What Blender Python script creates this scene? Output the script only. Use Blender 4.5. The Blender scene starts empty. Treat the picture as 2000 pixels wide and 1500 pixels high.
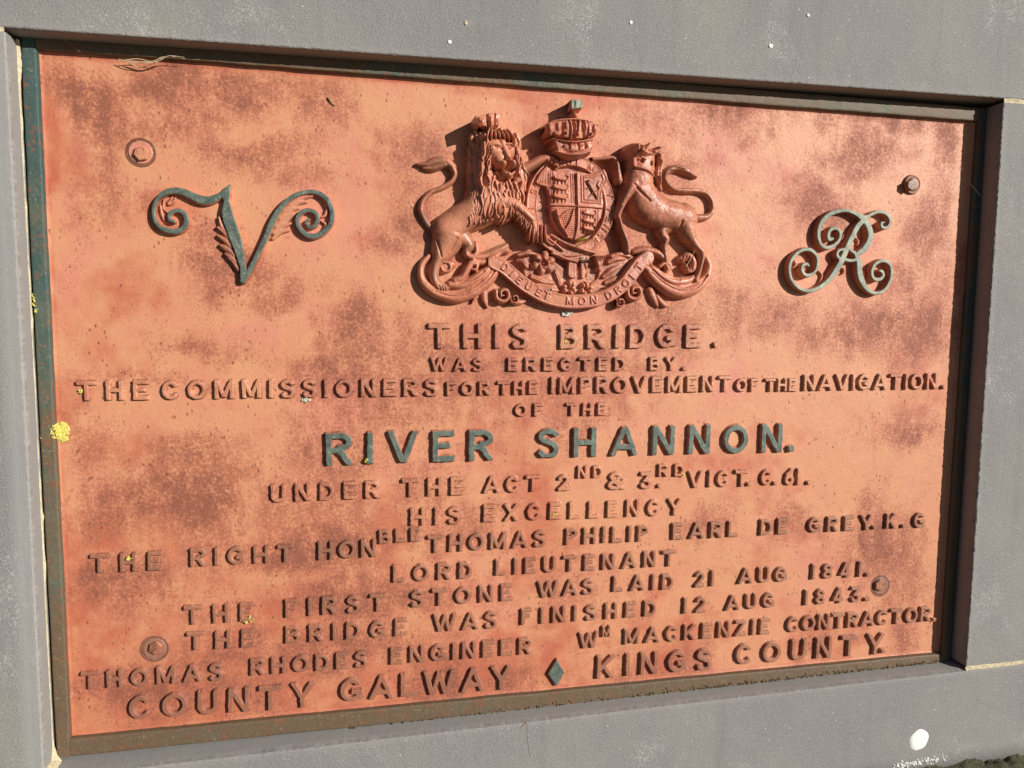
import bpy, math, random
import numpy as np
from mathutils import Vector, Matrix

random.seed(7)
rng = np.random.default_rng(7)
C = bpy.context.scene.collection
scene = bpy.context.scene

# ------------------------------------------------------------------ camera
# world: X along the plaque, Y into the wall, Z up; origin = upper left corner of the plaque's field
FPX = 1400.0
ROT = np.array([[0.97943735, -0.20147029, 0.01059208],
                [-0.00826055, -0.09250488, -0.99567797],
                [0.20157935, 0.9751167, -0.09226699]])
CAM = np.array([0.52513942, -1.37260696, -0.43296504])
PW, PH = 1.83, 1.1975          # field of the plaque in metres (6 ft x 4 ft)
WALL_Y = -0.052                # front plane of the masonry
cam_d = bpy.data.cameras.new("camera")
cam_d.sensor_width = 36.0
cam_d.lens = FPX / 2000 * 36
cam_d.clip_start, cam_d.clip_end = 0.02, 200
cam = bpy.data.objects.new("camera", cam_d)
C.objects.link(cam)
M = Matrix.Identity(4)
for i in range(3):
    M[i][0], M[i][1], M[i][2], M[i][3] = ROT[0, i], -ROT[1, i], -ROT[2, i], CAM[i]
cam.matrix_world = M
scene.camera = cam

# ------------------------------------------------------------------ light
to_sun = Vector((0.92, -1.0, 0.45)).normalized()
sun_d = bpy.data.lights.new("sun", 'SUN')
sun_d.energy = 5.0
sun_d.angle = math.radians(0.5)
sun_d.color = (1.0, 0.95, 0.88)
sun = bpy.data.objects.new("sun", sun_d)
C.objects.link(sun)
sun.rotation_euler = (-to_sun).to_track_quat('-Z', 'Y').to_euler()
world = bpy.data.worlds.new("World")
scene.world = world
world.use_nodes = True
wn = world.node_tree.nodes
sky = wn.new("ShaderNodeTexSky")
sky.sky_type = 'NISHITA'
sky.sun_disc = False
sky.sun_elevation = math.asin(to_sun.z)
sky.sun_rotation = math.atan2(to_sun.x, to_sun.y)
sky.air_density = 0.35
sky.dust_density = 0.3
world.node_tree.links.new(sky.outputs[0], wn["Background"].inputs[0])
wn["Background"].inputs[1].default_value = 0.05
scene.view_settings.view_transform = 'Standard'
scene.view_settings.look = 'None'
scene.view_settings.gamma = 1
scene.view_settings.use_curve_mapping = False
scene.view_settings.exposure = 0.18

# ------------------------------------------------------------------ measuring the photographed plaque
def at(u, v, h=0.0):
    """survey point (2000 x 1500 sheet) -> X, Z on the plane h metres in front of the plaque field"""
    dx, dy = (np.asarray(u, float) - 1000) / FPX, (np.asarray(v, float) - 750) / FPX
    d = [ROT[0, i] * dx + ROT[1, i] * dy + ROT[2, i] for i in range(3)]
    s = (-h - CAM[1]) / d[1]
    return CAM[0] + s * d[0], CAM[2] + s * d[2]

def unit(u, v):
    x0, z0 = at(u - 1, v); x1, z1 = at(u + 1, v); x2, z2 = at(u, v - 1); x3, z3 = at(u, v + 1)
    return 0.25 * (math.hypot(x1 - x0, z1 - z0) + math.hypot(x3 - x2, z3 - z2))

# ------------------------------------------------------------------ numpy noise
_T = rng.random((256, 256))
def vnoise(x, z):
    xi, zi = np.floor(x).astype(int), np.floor(z).astype(int)
    fx, fz = x - xi, z - zi
    fx, fz = fx * fx * (3 - 2 * fx), fz * fz * (3 - 2 * fz)
    a, b = _T[xi & 255, zi & 255], _T[(xi + 1) & 255, zi & 255]
    c, d = _T[xi & 255, (zi + 1) & 255], _T[(xi + 1) & 255, (zi + 1) & 255]
    return (a * (1 - fx) + b * fx) * (1 - fz) + (c * (1 - fx) + d * fx) * fz

def fbm(x, z, f, n=4):
    s, a, t = 0, 1.0, 0
    for k in range(n):
        s = s + a * vnoise(x * f + 17.3 * k, z * f + 5.1 * k); t += a; a *= 0.55; f *= 2.03
    return s / t

DARK = [(170,190,80,65,.95),(285,165,110,35,.75),(490,180,140,30,.7),(340,240,80,30,.5),(500,290,120,35,.75),(585,345,90,28,.55),
        (430,520,85,50,.9),(390,470,60,60,.7),(545,570,90,30,.55),(690,640,60,50,.75),(380,670,95,36,.65),(640,735,60,26,.5),
        (790,420,60,80,.7),(830,290,80,60,.6),(760,490,60,30,.6),(1290,240,90,60,.55),(1420,210,130,26,.7),(1720,235,110,28,.95),
        (1835,290,36,70,1.0),(1800,440,45,100,.95),(1850,540,30,110,.8),(1700,305,90,36,.8),(1610,390,100,60,.6),(1745,560,60,40,.7),
        (1690,640,150,42,.95),(1800,650,60,60,1.0),(1500,600,90,40,.55),(345,900,60,50,.8),(330,970,100,60,.95),(200,1000,60,60,.7),
        (230,1130,120,50,.75),(600,1080,100,40,.45),(700,1170,160,38,.6),(640,1280,180,36,.6),(1770,830,70,36,.75),(1700,1080,80,40,.7),
        (1775,1250,34,40,.8),(300,1350,150,44,.7),(420,1290,120,40,.55),(1010,1330,150,30,.4),(900,700,120,18,.35),(1100,720,200,14,.35),
        (1280,620,60,40,.4),(160,860,40,80,.45),(1370,1010,60,30,.35),(1560,1040,80,30,.4),(260,760,160,16,.4),(640,220,60,60,.5)]
PINK = [(130,560,40,110,.9),(150,420,40,80,.6),(660,490,80,60,.8),(540,630,110,40,.7),(640,800,90,90,1),(760,900,80,50,.6),(1180,610,120,30,.8),
        (1010,650,90,26,.6),(1500,310,70,26,1),(1200,820,160,40,.5),(950,220,60,40,.5),(880,620,60,30,.5),(730,330,50,60,.4),(1400,760,90,40,.4)]
RED = [(1030,185,170,13,1.0),(860,165,90,12,.7),(330,125,250,12,.8),(95,200,14,160,.7),(1240,205,60,10,.7),(700,150,120,14,.7)]
CLEAN = [(275,330,34,44,.9),(322,520,7,55,.9),(342,512,5,34,.8),(300,470,50,22,.6),(1779,361,42,40,.85),(1862,480,14,260,.6),(1850,760,60,60,.5),(560,450,50,60,.5),(110,300,30,90,.8),(1360,560,60,80,.6),(930,225,80,40,.6),(1060,640,240,30,.4)]
GRIME = []
def _blobs(lst, X, Z):
    out = np.zeros_like(X)
    for (u, v, ru, rv, a) in lst:
        cx, cz = at(u, v); s = unit(u, v)
        q = ((X - cx) / (ru * s)) ** 2 + ((Z - cz) / (rv * s)) ** 2
        out = np.maximum(out, a * np.exp(-q * 0.8))
    return out
def weather(X, Z):
    wx = X + 0.06 * (fbm(X, Z, 9) - .5) * 2; wz = Z + 0.05 * (fbm(X + 3, Z + 9, 9) - .5) * 2
    n = fbm(X + 1.7, Z + 4.2, 5, 5)
    low = np.clip((-Z - .55) / .6, 0, 1) * np.clip(1.25 - X / 1.3, .15, 1)       # splash zone, worst at lower left
    dark = _blobs(DARK, wx, wz) * (.55 + .9 * fbm(X, Z, 14)) + np.clip((n - .49) * 2.2, 0, .5) * (.4 + 1.1 * fbm(X + 6, Z, 26, 3)) + .14 * low
    pink = _blobs(PINK, wx, wz) * (.6 + .6 * fbm(X + 8, Z, 11)) + np.clip((fbm(X + 5, Z + 2, 4) - .55) * 2.5, 0, .5)
    red = _blobs(RED, X, Z) * 1.1 + low * .85 + np.clip((fbm(X + 12, Z + 7, 7, 4) - .5) * 3, 0, .7)
    dark = dark * (1 - np.clip(_blobs(CLEAN, X + .3 * (wx - X), Z), 0, 1))
    side = np.clip(1.25 - X / 1.5, .35, 1)
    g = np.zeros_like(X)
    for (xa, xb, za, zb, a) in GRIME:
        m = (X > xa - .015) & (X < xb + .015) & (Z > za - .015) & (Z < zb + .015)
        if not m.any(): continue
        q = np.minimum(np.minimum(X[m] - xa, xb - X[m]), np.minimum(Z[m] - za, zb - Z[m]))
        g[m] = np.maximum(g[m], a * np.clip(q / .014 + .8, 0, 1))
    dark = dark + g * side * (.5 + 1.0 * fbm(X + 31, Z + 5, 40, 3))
    return np.clip(dark, 0, 1), np.clip(pink, 0, 1), np.clip(red, 0, 1)

# ------------------------------------------------------------------ materials
def srgb(r, g, b):
    f = lambda c: (c / 255) / 12.92 if c / 255 <= .04045 else ((c / 255 + .055) / 1.055) ** 2.4
    return (f(r), f(g), f(b), 1)

class NT:
    def __init__(self, name):
        self.m = bpy.data.materials.new(name); self.m.use_nodes = True
        self.n = self.m.node_tree.nodes; self.l = self.m.node_tree.links
        self.b = self.n["Principled BSDF"]
        self.co = self.n.new("ShaderNodeTexCoord").outputs["Object"]
    def link(self, a, b): self.l.new(a, b)
    def noise(self, scale, detail=4, rough=.55, co=None, out="Fac", dist=0):
        t = self.n.new("ShaderNodeTexNoise"); t.inputs["Scale"].default_value = scale
        t.inputs["Detail"].default_value = detail; t.inputs["Roughness"].default_value = rough
        t.inputs["Distortion"].default_value = dist
        self.l.new(co or self.co, t.inputs["Vector"]); return t.outputs[out]
    def vor(self, scale, feature='F1', out="Distance", co=None, rnd=1):
        t = self.n.new("ShaderNodeTexVoronoi"); t.feature = feature; t.inputs["Scale"].default_value = scale
        t.inputs["Randomness"].default_value = rnd
        self.l.new(co or self.co, t.inputs["Vector"]); return t.outputs[out]
    def ramp(self, v, a, b, lo=0., hi=1.):
        t = self.n.new("ShaderNodeMapRange"); t.clamp = True
        for k, x in ((1, a), (2, b), (3, lo), (4, hi)): t.inputs[k].default_value = x
        self.l.new(v, t.inputs[0]); return t.outputs[0]
    def math(self, op, a, b=None):
        t = self.n.new("ShaderNodeMath"); t.operation = op
        for k, x in ((0, a), (1, b)):
            if x is None: continue
            if isinstance(x, (int, float)): t.inputs[k].default_value = x
            else: self.l.new(x, t.inputs[k])
        return t.outputs[0]
    def attr(self, name):
        t = self.n.new("ShaderNodeAttribute"); t.attribute_name = name; return t.outputs["Fac"]
    def mix(self, f, a, b, mode='MIX'):
        t = self.n.new("ShaderNodeMix"); t.data_type = 'RGBA'; t.blend_type = mode
        for s, x in ((t.inputs[0], f), (t.inputs[6], a), (t.inputs[7], b)):
            if isinstance(x, (int, float)): s.default_value = x
            elif isinstance(x, tuple): s.default_value = x
            else: self.l.new(x, s)
        return t.outputs[2]
    def stretch(self, sx, sy, sz):
        t = self.n.new("ShaderNodeMapping"); t.inputs["Scale"].default_value = (sx, sy, sz)
        self.l.new(self.co, t.inputs["Vector"]); return t.outputs[0]
    def bump(self, h, strength, dist, prev=None):
        t = self.n.new("ShaderNodeBump"); t.inputs["Strength"].default_value = strength
        t.inputs["Distance"].default_value = dist; self.l.new(h, t.inputs["Height"])
        if prev: self.l.new(prev, t.inputs["Normal"])
        return t.outputs[0]
    def done(self, col, rough, normal=None, spec=.5):
        for s, x in ((self.b.inputs["Base Color"], col), (self.b.inputs["Roughness"], rough)):
            if isinstance(x, (int, float, tuple)): s.default_value = x
            else: self.l.new(x, s)
        self.b.inputs["Specular IOR Level"].default_value = spec
        if normal: self.l.new(normal, self.b.inputs["Normal"])
        return self.m

def paint(name, tint=1.0, rough=.46, spec=.5, arms=False, top=None, top_lo=.7, top_hi=.92, plain_top=False, letters=False):
    t = NT(name)
    st, pk, rd = t.attr("stain"), t.attr("pink"), t.attr("red")
    k = tint
    orange, pink_, deep = (.57*k, .245*k, .138*k, 1), (.575*k, .215*k, .150*k, 1), (.43*k, .096*k, .050*k, 1)
    brown = (.225*k, .076*k, .046*k, 1)
    if arms: orange, pink_, deep, brown = (.56, .225, .13, 1), (.55, .205, .14, 1), (.45, .125, .07, 1), (.23, .105, .065, 1)
    fine = t.noise(170, 5, .7)
    mid = t.noise(34, 5, .65)
    big = t.noise(11, 4, .6)
    col = t.mix(t.math('MULTIPLY', t.ramp(t.math('ADD', pk, t.math('MULTIPLY', t.math('SUBTRACT', mid, .5), .7)), .25, .7), .85), orange, pink_)
    rm = t.ramp(t.math('ADD', rd, t.math('MULTIPLY', t.math('SUBTRACT', mid, .5), 1.1)), .3, .95)
    col = t.mix(t.math('MULTIPLY', rm, .85), col, deep)
    # tone drift of sun-bleached paint
    col = t.mix(t.ramp(big, .42, .6, 0, .45), col, (.60*k if not arms else .5, .30*k if not arms else .2, .15*k if not arms else .12, 1))
    # grimy stain: follows its own mapped patches, broken up by grain and by streaks that ran down
    vf = t.noise(420, 3, .7)
    run = t.noise(1, 5, .65, co=t.stretch(34, 34, 11))
    ns = t.math('MULTIPLY', t.math('SUBTRACT', fine, .5), 2.3)
    ns = t.math('ADD', ns, t.math('MULTIPLY', t.math('SUBTRACT', mid, .5), 1.3))
    ns = t.math('ADD', ns, t.math('MULTIPLY', t.math('SUBTRACT', run, .5), 1.25))
    ns = t.math('ADD', ns, t.math('MULTIPLY', t.math('SUBTRACT', vf, .5), 1.3))
    s = t.math('ADD', t.math('MULTIPLY', st, .84), t.math('MULTIPLY', ns, t.math('ADD', .26, t.math('MULTIPLY', st, 1.05))))
    rose = (.40*k, .130*k, .074*k, 1) if not arms else (.40, .125, .075, 1)
    col = t.mix(t.ramp(s, .12, .46, 0, .8), col, rose)
    sm = t.ramp(s, .42, .95, 0, .9)
    col = t.mix(sm, col, brown)
    if arms:      # settled dirt on the low ledges
        low = t.math('MULTIPLY', t.ramp(t.attr("hrel"), .62, .3), t.ramp(t.noise(42, 4, .65), .38, .6))
        col = t.mix(t.math('MULTIPLY', low, .55), col, (.13, .085, .045, 1))
    # rust freckles
    v = t.vor(95, rnd=1)
    vs_ = t.vor(80, co=t.stretch(1.25, 1, .72))
    fr = t.math('MULTIPLY', t.ramp(vs_, .10, .25, 1, 0), t.ramp(t.noise(19, 3, .6), .46, .6))
    v3 = t.vor(190)
    fr2 = t.math('MULTIPLY', t.ramp(v3, .12, .3, 1, 0), t.ramp(t.noise(14, 3, .65), .5, .62))
    fr = t.math('MAXIMUM', fr, t.math('MULTIPLY', fr2, .8))
    col = t.mix(t.math('MULTIPLY', fr, .8), col, (.15, .045, .028, 1))
    # pale scuffs
    sc = t.ramp(t.noise(330, 3, .6), .69, .78)
    col = t.mix(t.math('MULTIPLY', sc, .28), col, (.75, .45, .33, 1))
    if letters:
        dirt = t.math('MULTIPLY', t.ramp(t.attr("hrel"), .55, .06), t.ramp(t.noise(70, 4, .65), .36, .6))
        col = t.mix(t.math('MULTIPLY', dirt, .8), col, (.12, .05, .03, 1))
    r = t.ramp(s, .1, .9, rough, rough + .2)
    if top:
        h = t.attr("hrel")
        e = t.math('ADD', h, t.math('MULTIPLY', t.math('SUBTRACT', t.noise(120, 4, .6), .5), .25))
        w = t.ramp(e, top_lo, top_hi)
        g = t.mix(t.ramp(t.noise(48, 5, .7), .36, .66), top, tuple(list(np.array(top[:3]) * 1.35) + [1])) if plain_top else t.mix(t.ramp(t.noise(48, 5, .7), .36, .66), top, tuple(list(np.array(top[:3]) * 1.9 + np.array([.03, .02, .004])) + [1]))
        g = t.mix(t.ramp(t.noise(75, 4, .7), .56, .74, 0, .7), g, (.15, .085, .05, 1))
        if not plain_top: g = t.mix(t.ramp(t.noise(210, 3, .6), .58, .72, 0, .6), g, (.36, .36, .27, 1))
        col = t.mix(w, col, g)
    b1 = t.bump(t.noise(260, 3, .6), .35, .0012)
    b2 = t.bump(t.ramp(v, 0, .25, 0, 1), .4, .0010, b1)
    b3 = t.bump(t.noise(60, 4, .6), .3, .0025, b2)
    return t.done(col, r, b3, spec)

def green_rail(name, brown=.5):
    t = NT(name)
    st = t.attr("stain")
    g = t.mix(t.ramp(t.math('ADD', t.noise(20, 5, .65), t.math('MULTIPLY', t.math('SUBTRACT', st, .4), .8)), .3, .7), (.04, .078, .072, 1), (.10, .11, .075, 1))
    nn = t.math('ADD', t.noise(26, 6, .7), t.math('MULTIPLY', t.math('SUBTRACT', st, .5), .9))
    col = t.mix(t.ramp(nn, .40, .70), g, (.125, .085, .05, 1))
    col = t.mix(t.ramp(t.noise(300, 3, .7), .55, .75, 0, .5), col, (.04, .035, .025, 1))
    col = t.mix(t.ramp(t.noise(55, 5, .7), .55, .68, 0, .85), col, (.20, .072, .036, 1))
    col = t.mix(t.ramp(t.noise(190, 4, .7), .6, .74, 0, .6), col, (.36, .34, .22, 1))
    b = t.bump(t.noise(150, 5, .65), .5, .002)
    b = t.bump(t.noise(35, 4, .6), .4, .004, b)
    return t.done(col, .62, b, .4)

def stone(name):
    t = NT(name)
    g1 = t.noise(520, 3, .8); g2 = t.noise(230, 4, .75); g3 = t.noise(7, 5, .6); g4 = t.noise(2.2, 4, .55)
    col = t.mix(t.ramp(g1, .28, .72), (.135, .131, .127, 1), (.35, .338, .32, 1))
    col = t.mix(t.ramp(g2, .56, .70, 0, .5), col, (.15, .145, .145, 1))
    col = t.mix(t.ramp(g3, .38, .68, 0, .3), col, (.36, .335, .29, 1))
    col = t.mix(t.ramp(g4, .35, .7, 0, .32), col, (.205, .20, .20, 1))
    # bruised, paler tooling patches and bright crystals
    br = t.math('MULTIPLY', t.ramp(t.noise(9, 4, .6, dist=.4), .55, .72), t.ramp(t.noise(300, 3, .7), .5, .62))
    col = t.mix(t.math('MULTIPLY', br, .65), col, (.58, .56, .53, 1))
    v = t.vor(110)
    cr = t.math('MULTIPLY', t.ramp(v, .05, .16, 1, 0), t.ramp(t.noise(60, 2), .56, .64))
    col = t.mix(cr, col, (.78, .76, .74, 1))
    col = t.mix(t.ramp(t.noise(640, 2, .6), .62, .72, 0, .7), col, (.62, .60, .57, 1))
    v2 = t.vor(38)
    ds = t.math('MULTIPLY', t.ramp(v2, .0, .09, 1, 0), t.ramp(t.noise(13, 2), .52, .6))
    col = t.mix(t.math('MULTIPLY', ds, .7), col, (.10, .095, .09, 1))
    streak = t.ramp(t.noise(1, 5, .6, co=t.stretch(26, 26, 1.6)), .56, .74, 0, .3)
    col = t.mix(streak, col, (.16, .15, .135, 1))
    sm = t.attr("smooth_margin")
    col = t.mix(t.math('MULTIPLY', sm, .75), col, (.285, .278, .265, 1))
    rough_amt = t.math('SUBTRACT', 1.0, t.math('MULTIPLY', sm, .8))
    h = t.math('MULTIPLY', t.math('ADD', g1, t.math('MULTIPLY', g2, 1.2)), rough_amt)
    b = t.bump(h, .75, .002)
    b = t.bump(t.noise(30, 4, .6), .2, .004, b)
    return t.done(col, .78, b, .35)

def simple(name, c1, c2, scale, rough=.8, bump=.4, bd=.002, c3=None):
    t = NT(name)
    col = t.mix(t.ramp(t.noise(scale, 4, .65), .35, .65), c1, c2)
    if c3: col = t.mix(t.ramp(t.noise(scale * 2.7, 4, .65), .52, .66), col, c3)
    return t.done(col, rough, t.bump(t.noise(scale * 2, 4, .65), bump, bd), .3)

m_panel = paint("weathered_coral_paint", rough=.52, spec=.36)
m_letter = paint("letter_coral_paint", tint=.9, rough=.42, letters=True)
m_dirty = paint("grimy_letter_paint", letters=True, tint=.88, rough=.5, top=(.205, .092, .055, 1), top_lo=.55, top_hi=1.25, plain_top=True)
m_bolt = paint("bolt_paint", tint=.34, rough=.22, top=(.46, .19, .13, 1), top_lo=.35, top_hi=.6, plain_top=True)
m_plug = paint("dull_plug_paint", tint=.34, rough=.5, top=(.25, .115, .075, 1), top_lo=.35, top_hi=.6, plain_top=True)
m_hex = paint("hex_head_paint", tint=.95, rough=.2, spec=.7)
m_arms = paint("arms_red_brown_paint", rough=.37, arms=True, spec=.5)
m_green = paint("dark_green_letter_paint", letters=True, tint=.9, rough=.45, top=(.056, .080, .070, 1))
m_greyg = paint("grey_green_letter_paint", tint=.9, rough=.55, top=(.17, .19, .145, 1))
m_rail = green_rail("weathered_green_rail")
m_stone = stone("grey_limestone")
m_mortar = simple("lime_mortar", (.52, .44, .27, 1), (.66, .58, .40, 1), 130, .9, .7, .004, (.40, .36, .27, 1))
m_yellow = simple("yellow_lichen", (.58, .49, .07, 1), (.70, .63, .22, 1), 260, .9, .6, .002, (.44, .38, .08, 1))
m_pale = simple("pale_grey_lichen", (.48, .52, .42, 1), (.66, .68, .58, 1), 300, .9, .6, .002, (.23, .27, .17, 1))
m_moss = simple("olive_moss", (.04, .034, .016, 1), (.095, .07, .03, 1), 130, .95, .6, .003, (.17, .13, .04, 1))
m_white = simple("chalky_white_paint", (.78, .77, .73, 1), (.85, .84, .81, 1), 90, .6, .2, .001)
m_ground = simple("mossy_gritty_ground", (.055, .05, .03, 1), (.14, .12, .07, 1), 120, .95, .9, .006, (.05, .06, .02, 1))
m_straw = simple("dry_straw", (.45, .35, .2, 1), (.6, .5, .33, 1), 40, .7, .2, .001)
m_twig = simple("dark_twig", (.035, .022, .018, 1), (.06, .04, .03, 1), 90, .8, .3, .001)

# ------------------------------------------------------------------ object helpers
def thing(name, label, cat, loc=(0, 0, 0), group=None):
    o = bpy.data.objects.new(name, None); C.objects.link(o)
    o.empty_display_size = .05; o.location = loc
    o["label"], o["category"] = label, cat
    if group: o["group"] = group
    return o
def holder(name, parent, label=None):
    o = bpy.data.objects.new(name, None); C.objects.link(o); o.empty_display_size = .02
    o.parent = parent
    if label: o["label"] = label
    return o
def tag(o, label, cat, group=None, kind=None):
    o["label"], o["category"] = label, cat
    if group: o["group"] = group
    if kind: o["kind"] = kind
    return o
def mesh_obj(name, V, F, mat, parent=None, smooth=True, attrs=None, label=None):
    V = np.ascontiguousarray(V, np.float32); F = np.ascontiguousarray(F, np.int32)
    me = bpy.data.meshes.new(name)
    me.vertices.add(len(V)); me.vertices.foreach_set("co", V.ravel())
    me.loops.add(F.size); me.loops.foreach_set("vertex_index", F.ravel())
    me.polygons.add(len(F))
    me.polygons.foreach_set("loop_start", np.arange(0, F.size, F.shape[1], dtype=np.int32))
    me.polygons.foreach_set("use_smooth", np.full(len(F), smooth))
    for k, a in (attrs or {}).items():
        at_ = me.attributes.new(k, 'FLOAT', 'POINT'); at_.data.foreach_set("value", np.ascontiguousarray(a, np.float32))
    me.update(calc_edges=True); me.validate()
    me.materials.append(mat)
    o = bpy.data.objects.new(name, me); C.objects.link(o)
    if parent: o.parent = parent
    if label: o["label"] = label
    return o
def paint_attrs(V, hrel=None):
    d, p, r = weather(V[:, 0], V[:, 2])
    a = {"stain": d, "pink": p, "red": r}
    if hrel is not None: a["hrel"] = hrel
    return a
def grid_faces(nu, nv, flip=False):
    i = np.arange(nu - 1)[:, None] * nv + np.arange(nv - 1)[None]
    q = np.stack([i, i + nv, i + nv + 1, i + 1], -1).reshape(-1, 4)
    return q[:, ::-1] if flip else q

# ------------------------------------------------------------------ relief fields
def spline(P, n=7):
    P = np.asarray(P, float)
    if len(P) < 3: 
        return P
    Q = np.vstack([2 * P[0] - P[1], P, 2 * P[-1] - P[-2]])
    out = []
    t = np.linspace(0, 1, n, endpoint=False)[:, None]
    for i in range(1, len(Q) - 2):
        a, b, c, d = Q[i - 1], Q[i], Q[i + 1], Q[i + 2]
        out.append(.5 * (2 * b + (c - a) * t + (2 * a - 5 * b + 4 * c - d) * t ** 2 + (3 * b - a - 3 * c + d) * t ** 3))
    out.append(P[-1:])
    return np.vstack(out)

class Field:
    """height of the casting above the plaque field on a fine metric grid"""
    def __init__(s, u0, v0, u1, v1, res=.0008):
        c = [at(u, v) for u in (u0, u1) for v in (v0, v1)]
        s.x0, s.x1 = min(p[0] for p in c), max(p[0] for p in c)
        s.z0, s.z1 = min(p[1] for p in c), max(p[1] for p in c)
        s.res = res
        s.nx, s.nz = int((s.x1 - s.x0) / res) + 1, int((s.z1 - s.z0) / res) + 1
        s.X = s.x0 + np.arange(s.nx) * res; s.Z = s.z0 + np.arange(s.nz) * res
        s.H = np.full((s.nx, s.nz), -.002)
    def _sub(s, xa, xb, za, zb):
        i0, i1 = max(0, int((xa - s.x0) / s.res)), min(s.nx, int((xb - s.x0) / s.res) + 2)
        j0, j1 = max(0, int((za - s.z0) / s.res)), min(s.nz, int((zb - s.z0) / s.res) + 2)
        return i0, i1, j0, j1
    def _tube(s, pts, n, flat):
        """pts: (u, v, radius px, height mm) -> profile value, height"""
        P = []
        for (u, v, r, h) in pts:
            x, z = at(u, v, h / 1000); P.append((x, z, max(r, .3) * unit(u, v), h / 1000))
        P = spline(P, n)
        T = np.zeros_like(s.H); Hh = np.zeros_like(s.H)
        for a, b in zip(P[:-1], P[1:]):
            R = max(a[2], b[2])
            i0, i1, j0, j1 = s._sub(min(a[0], b[0]) - R, max(a[0], b[0]) + R, min(a[1], b[1]) - R, max(a[1], b[1]) + R)
            if i1 <= i0 or j1 <= j0: continue
            X, Z = s.X[i0:i1, None], s.Z[None, j0:j1]
            dx, dz = b[0] - a[0], b[1] - a[1]
            L = dx * dx + dz * dz + 1e-12
            t = np.clip(((X - a[0]) * dx + (Z - a[1]) * dz) / L, 0, 1)
            d = np.hypot(X - a[0] - t * dx, Z - a[1] - t * dz)
            r = a[2] + (b[2] - a[2]) * t; h = a[3] + (b[3] - a[3]) * t
            q = np.clip(d / np.maximum(r, 1e-5), 0, 1)
            pr = np.sqrt(np.maximum(0, 1 - q ** flat))
            m = pr * h > T[i0:i1, j0:j1] * Hh[i0:i1, j0:j1]
            T[i0:i1, j0:j1][m] = pr[m]; Hh[i0:i1, j0:j1][m] = h[m]
        return T, Hh
    def tube(s, pts, base=0., flat=2, n=6):
        T, Hh = s._tube(pts, n, flat)
        m = T > 0
        z = base / 1000 + (Hh - base / 1000) * T
        s.H[m] = np.maximum(s.H[m], z[m]); return s
    def add(s, pts, amp, n=6, flat=2):
        """raise (or groove) what is already there by amp mm along a line"""
        T, _ = s._tube(pts, n, flat)
        m = (T > 0) & (s.H > 0)
        s.H[m] += amp / 1000 * T[m]; return s
    def ball(s, u, v, ru, rv, h, base=0., ang=0., flat=2, mode='max', amp=0):
        x, z = at(u, v, h / 1000); k = unit(u, v)
        R = max(ru, rv) * k
        i0, i1, j0, j1 = s._sub(x - R, x + R, z - R, z + R)
        if i1 <= i0 or j1 <= j0: return s
        X, Z = s.X[i0:i1, None] - x, s.Z[None, j0:j1] - z
        c, sn = math.cos(ang), math.sin(ang)
        a, b = (X * c + Z * sn) / (ru * k), (-X * sn + Z * c) / (rv * k)
        q = np.hypot(a, b); T = np.sqrt(np.maximum(0, 1 - np.clip(q, 0, 1) ** flat))
        S = s.H[i0:i1, j0:j1]
        if mode == 'max':
            zz = base / 1000 + (h - base) / 1000 * T
            m = T > 0; S[m] = np.maximum(S[m], zz[m])
        else:
            m = (T > 0) & (S > 0); S[m] += amp / 1000 * T[m]
        return s
    def polysdf(s, pts, hmm):
        P = np.array([at(u, v, hmm / 1000) for u, v in pts])
        X, Z = np.meshgrid(s.X, s.Z, indexing='ij')
        d = np.full(X.shape, 1e9); ins = np.zeros(X.shape, bool)
        for i in range(len(P)):
            a, b = P[i], P[(i + 1) % len(P)]
            e = b - a; L = e @ e + 1e-12
            t = np.clip(((X - a[0]) * e[0] + (Z - a[1]) * e[1]) / L, 0, 1)
            d = np.minimum(d, np.hypot(X - a[0] - t * e[0], Z - a[1] - t * e[1]))
            c = ((a[1] <= Z) & (b[1] > Z)) | ((b[1] <= Z) & (a[1] > Z))
            with np.errstate(divide='ignore', invalid='ignore'):
                xi = a[0] + (Z - a[1]) / (e[1] if abs(e[1]) > 1e-12 else 1e-12) * e[0]
            ins ^= c & (X < xi)
        return np.where(ins, -d, d)
    def poly(s, pts, h, edge=2.0, dome=0., smooth=False):
        if smooth: pts = spline(list(pts) + [pts[0]], 5)[:-1]
        d = s.polysdf(pts, h)
        t = np.clip(-d / (edge / 1000), 0, 1); t = t * t * (3 - 2 * t)
        z = (h / 1000) * t
        if dome: z = z + dome / 1000 * np.sqrt(np.clip(-d / .03, 0, 1))
        m = d < 0
        s.H[m] = np.maximum(s.H[m], z[m]); return s
    def blur(s, n=1):
        for _ in range(n):
            H = s.H; K = H.copy()
            K[1:-1, 1:-1] = (4 * H[1:-1, 1:-1] + 2 * (H[:-2, 1:-1] + H[2:, 1:-1] + H[1:-1, :-2] + H[1:-1, 2:]) +
                             H[:-2, :-2] + H[2:, 2:] + H[:-2, 2:] + H[2:, :-2]) / 16
            s.H = K
        return s
    def rough(s, amp, f):
        X, Z = np.meshgrid(s.X, s.Z, indexing='ij'); m = s.H > 0
        s.H[m] += amp / 1000 * (fbm(X[m] + 2.2, Z[m] + 3.3, f, 3) - .5) * 2; return s
    def build(s, name, mat, parent, cut=.0004, hmax=None, label=None, y0=0.0):
        keep = s.H > cut
        cell = keep[:-1, :-1] | keep[1:, :-1] | keep[:-1, 1:] | keep[1:, 1:]
        idx = -np.ones(s.H.shape, int)
        use = np.zeros(s.H.shape, bool)
        use[:-1, :-1] |= cell; use[1:, :-1] |= cell; use[:-1, 1:] |= cell; use[1:, 1:] |= cell
        idx[use] = np.arange(use.sum())
        i, j = np.nonzero(use); h = np.where(s.H[use] > cut, s.H[use], -.0015)
        V = np.stack([s.X[i], y0 - h, s.Z[j]], 1)
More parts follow.
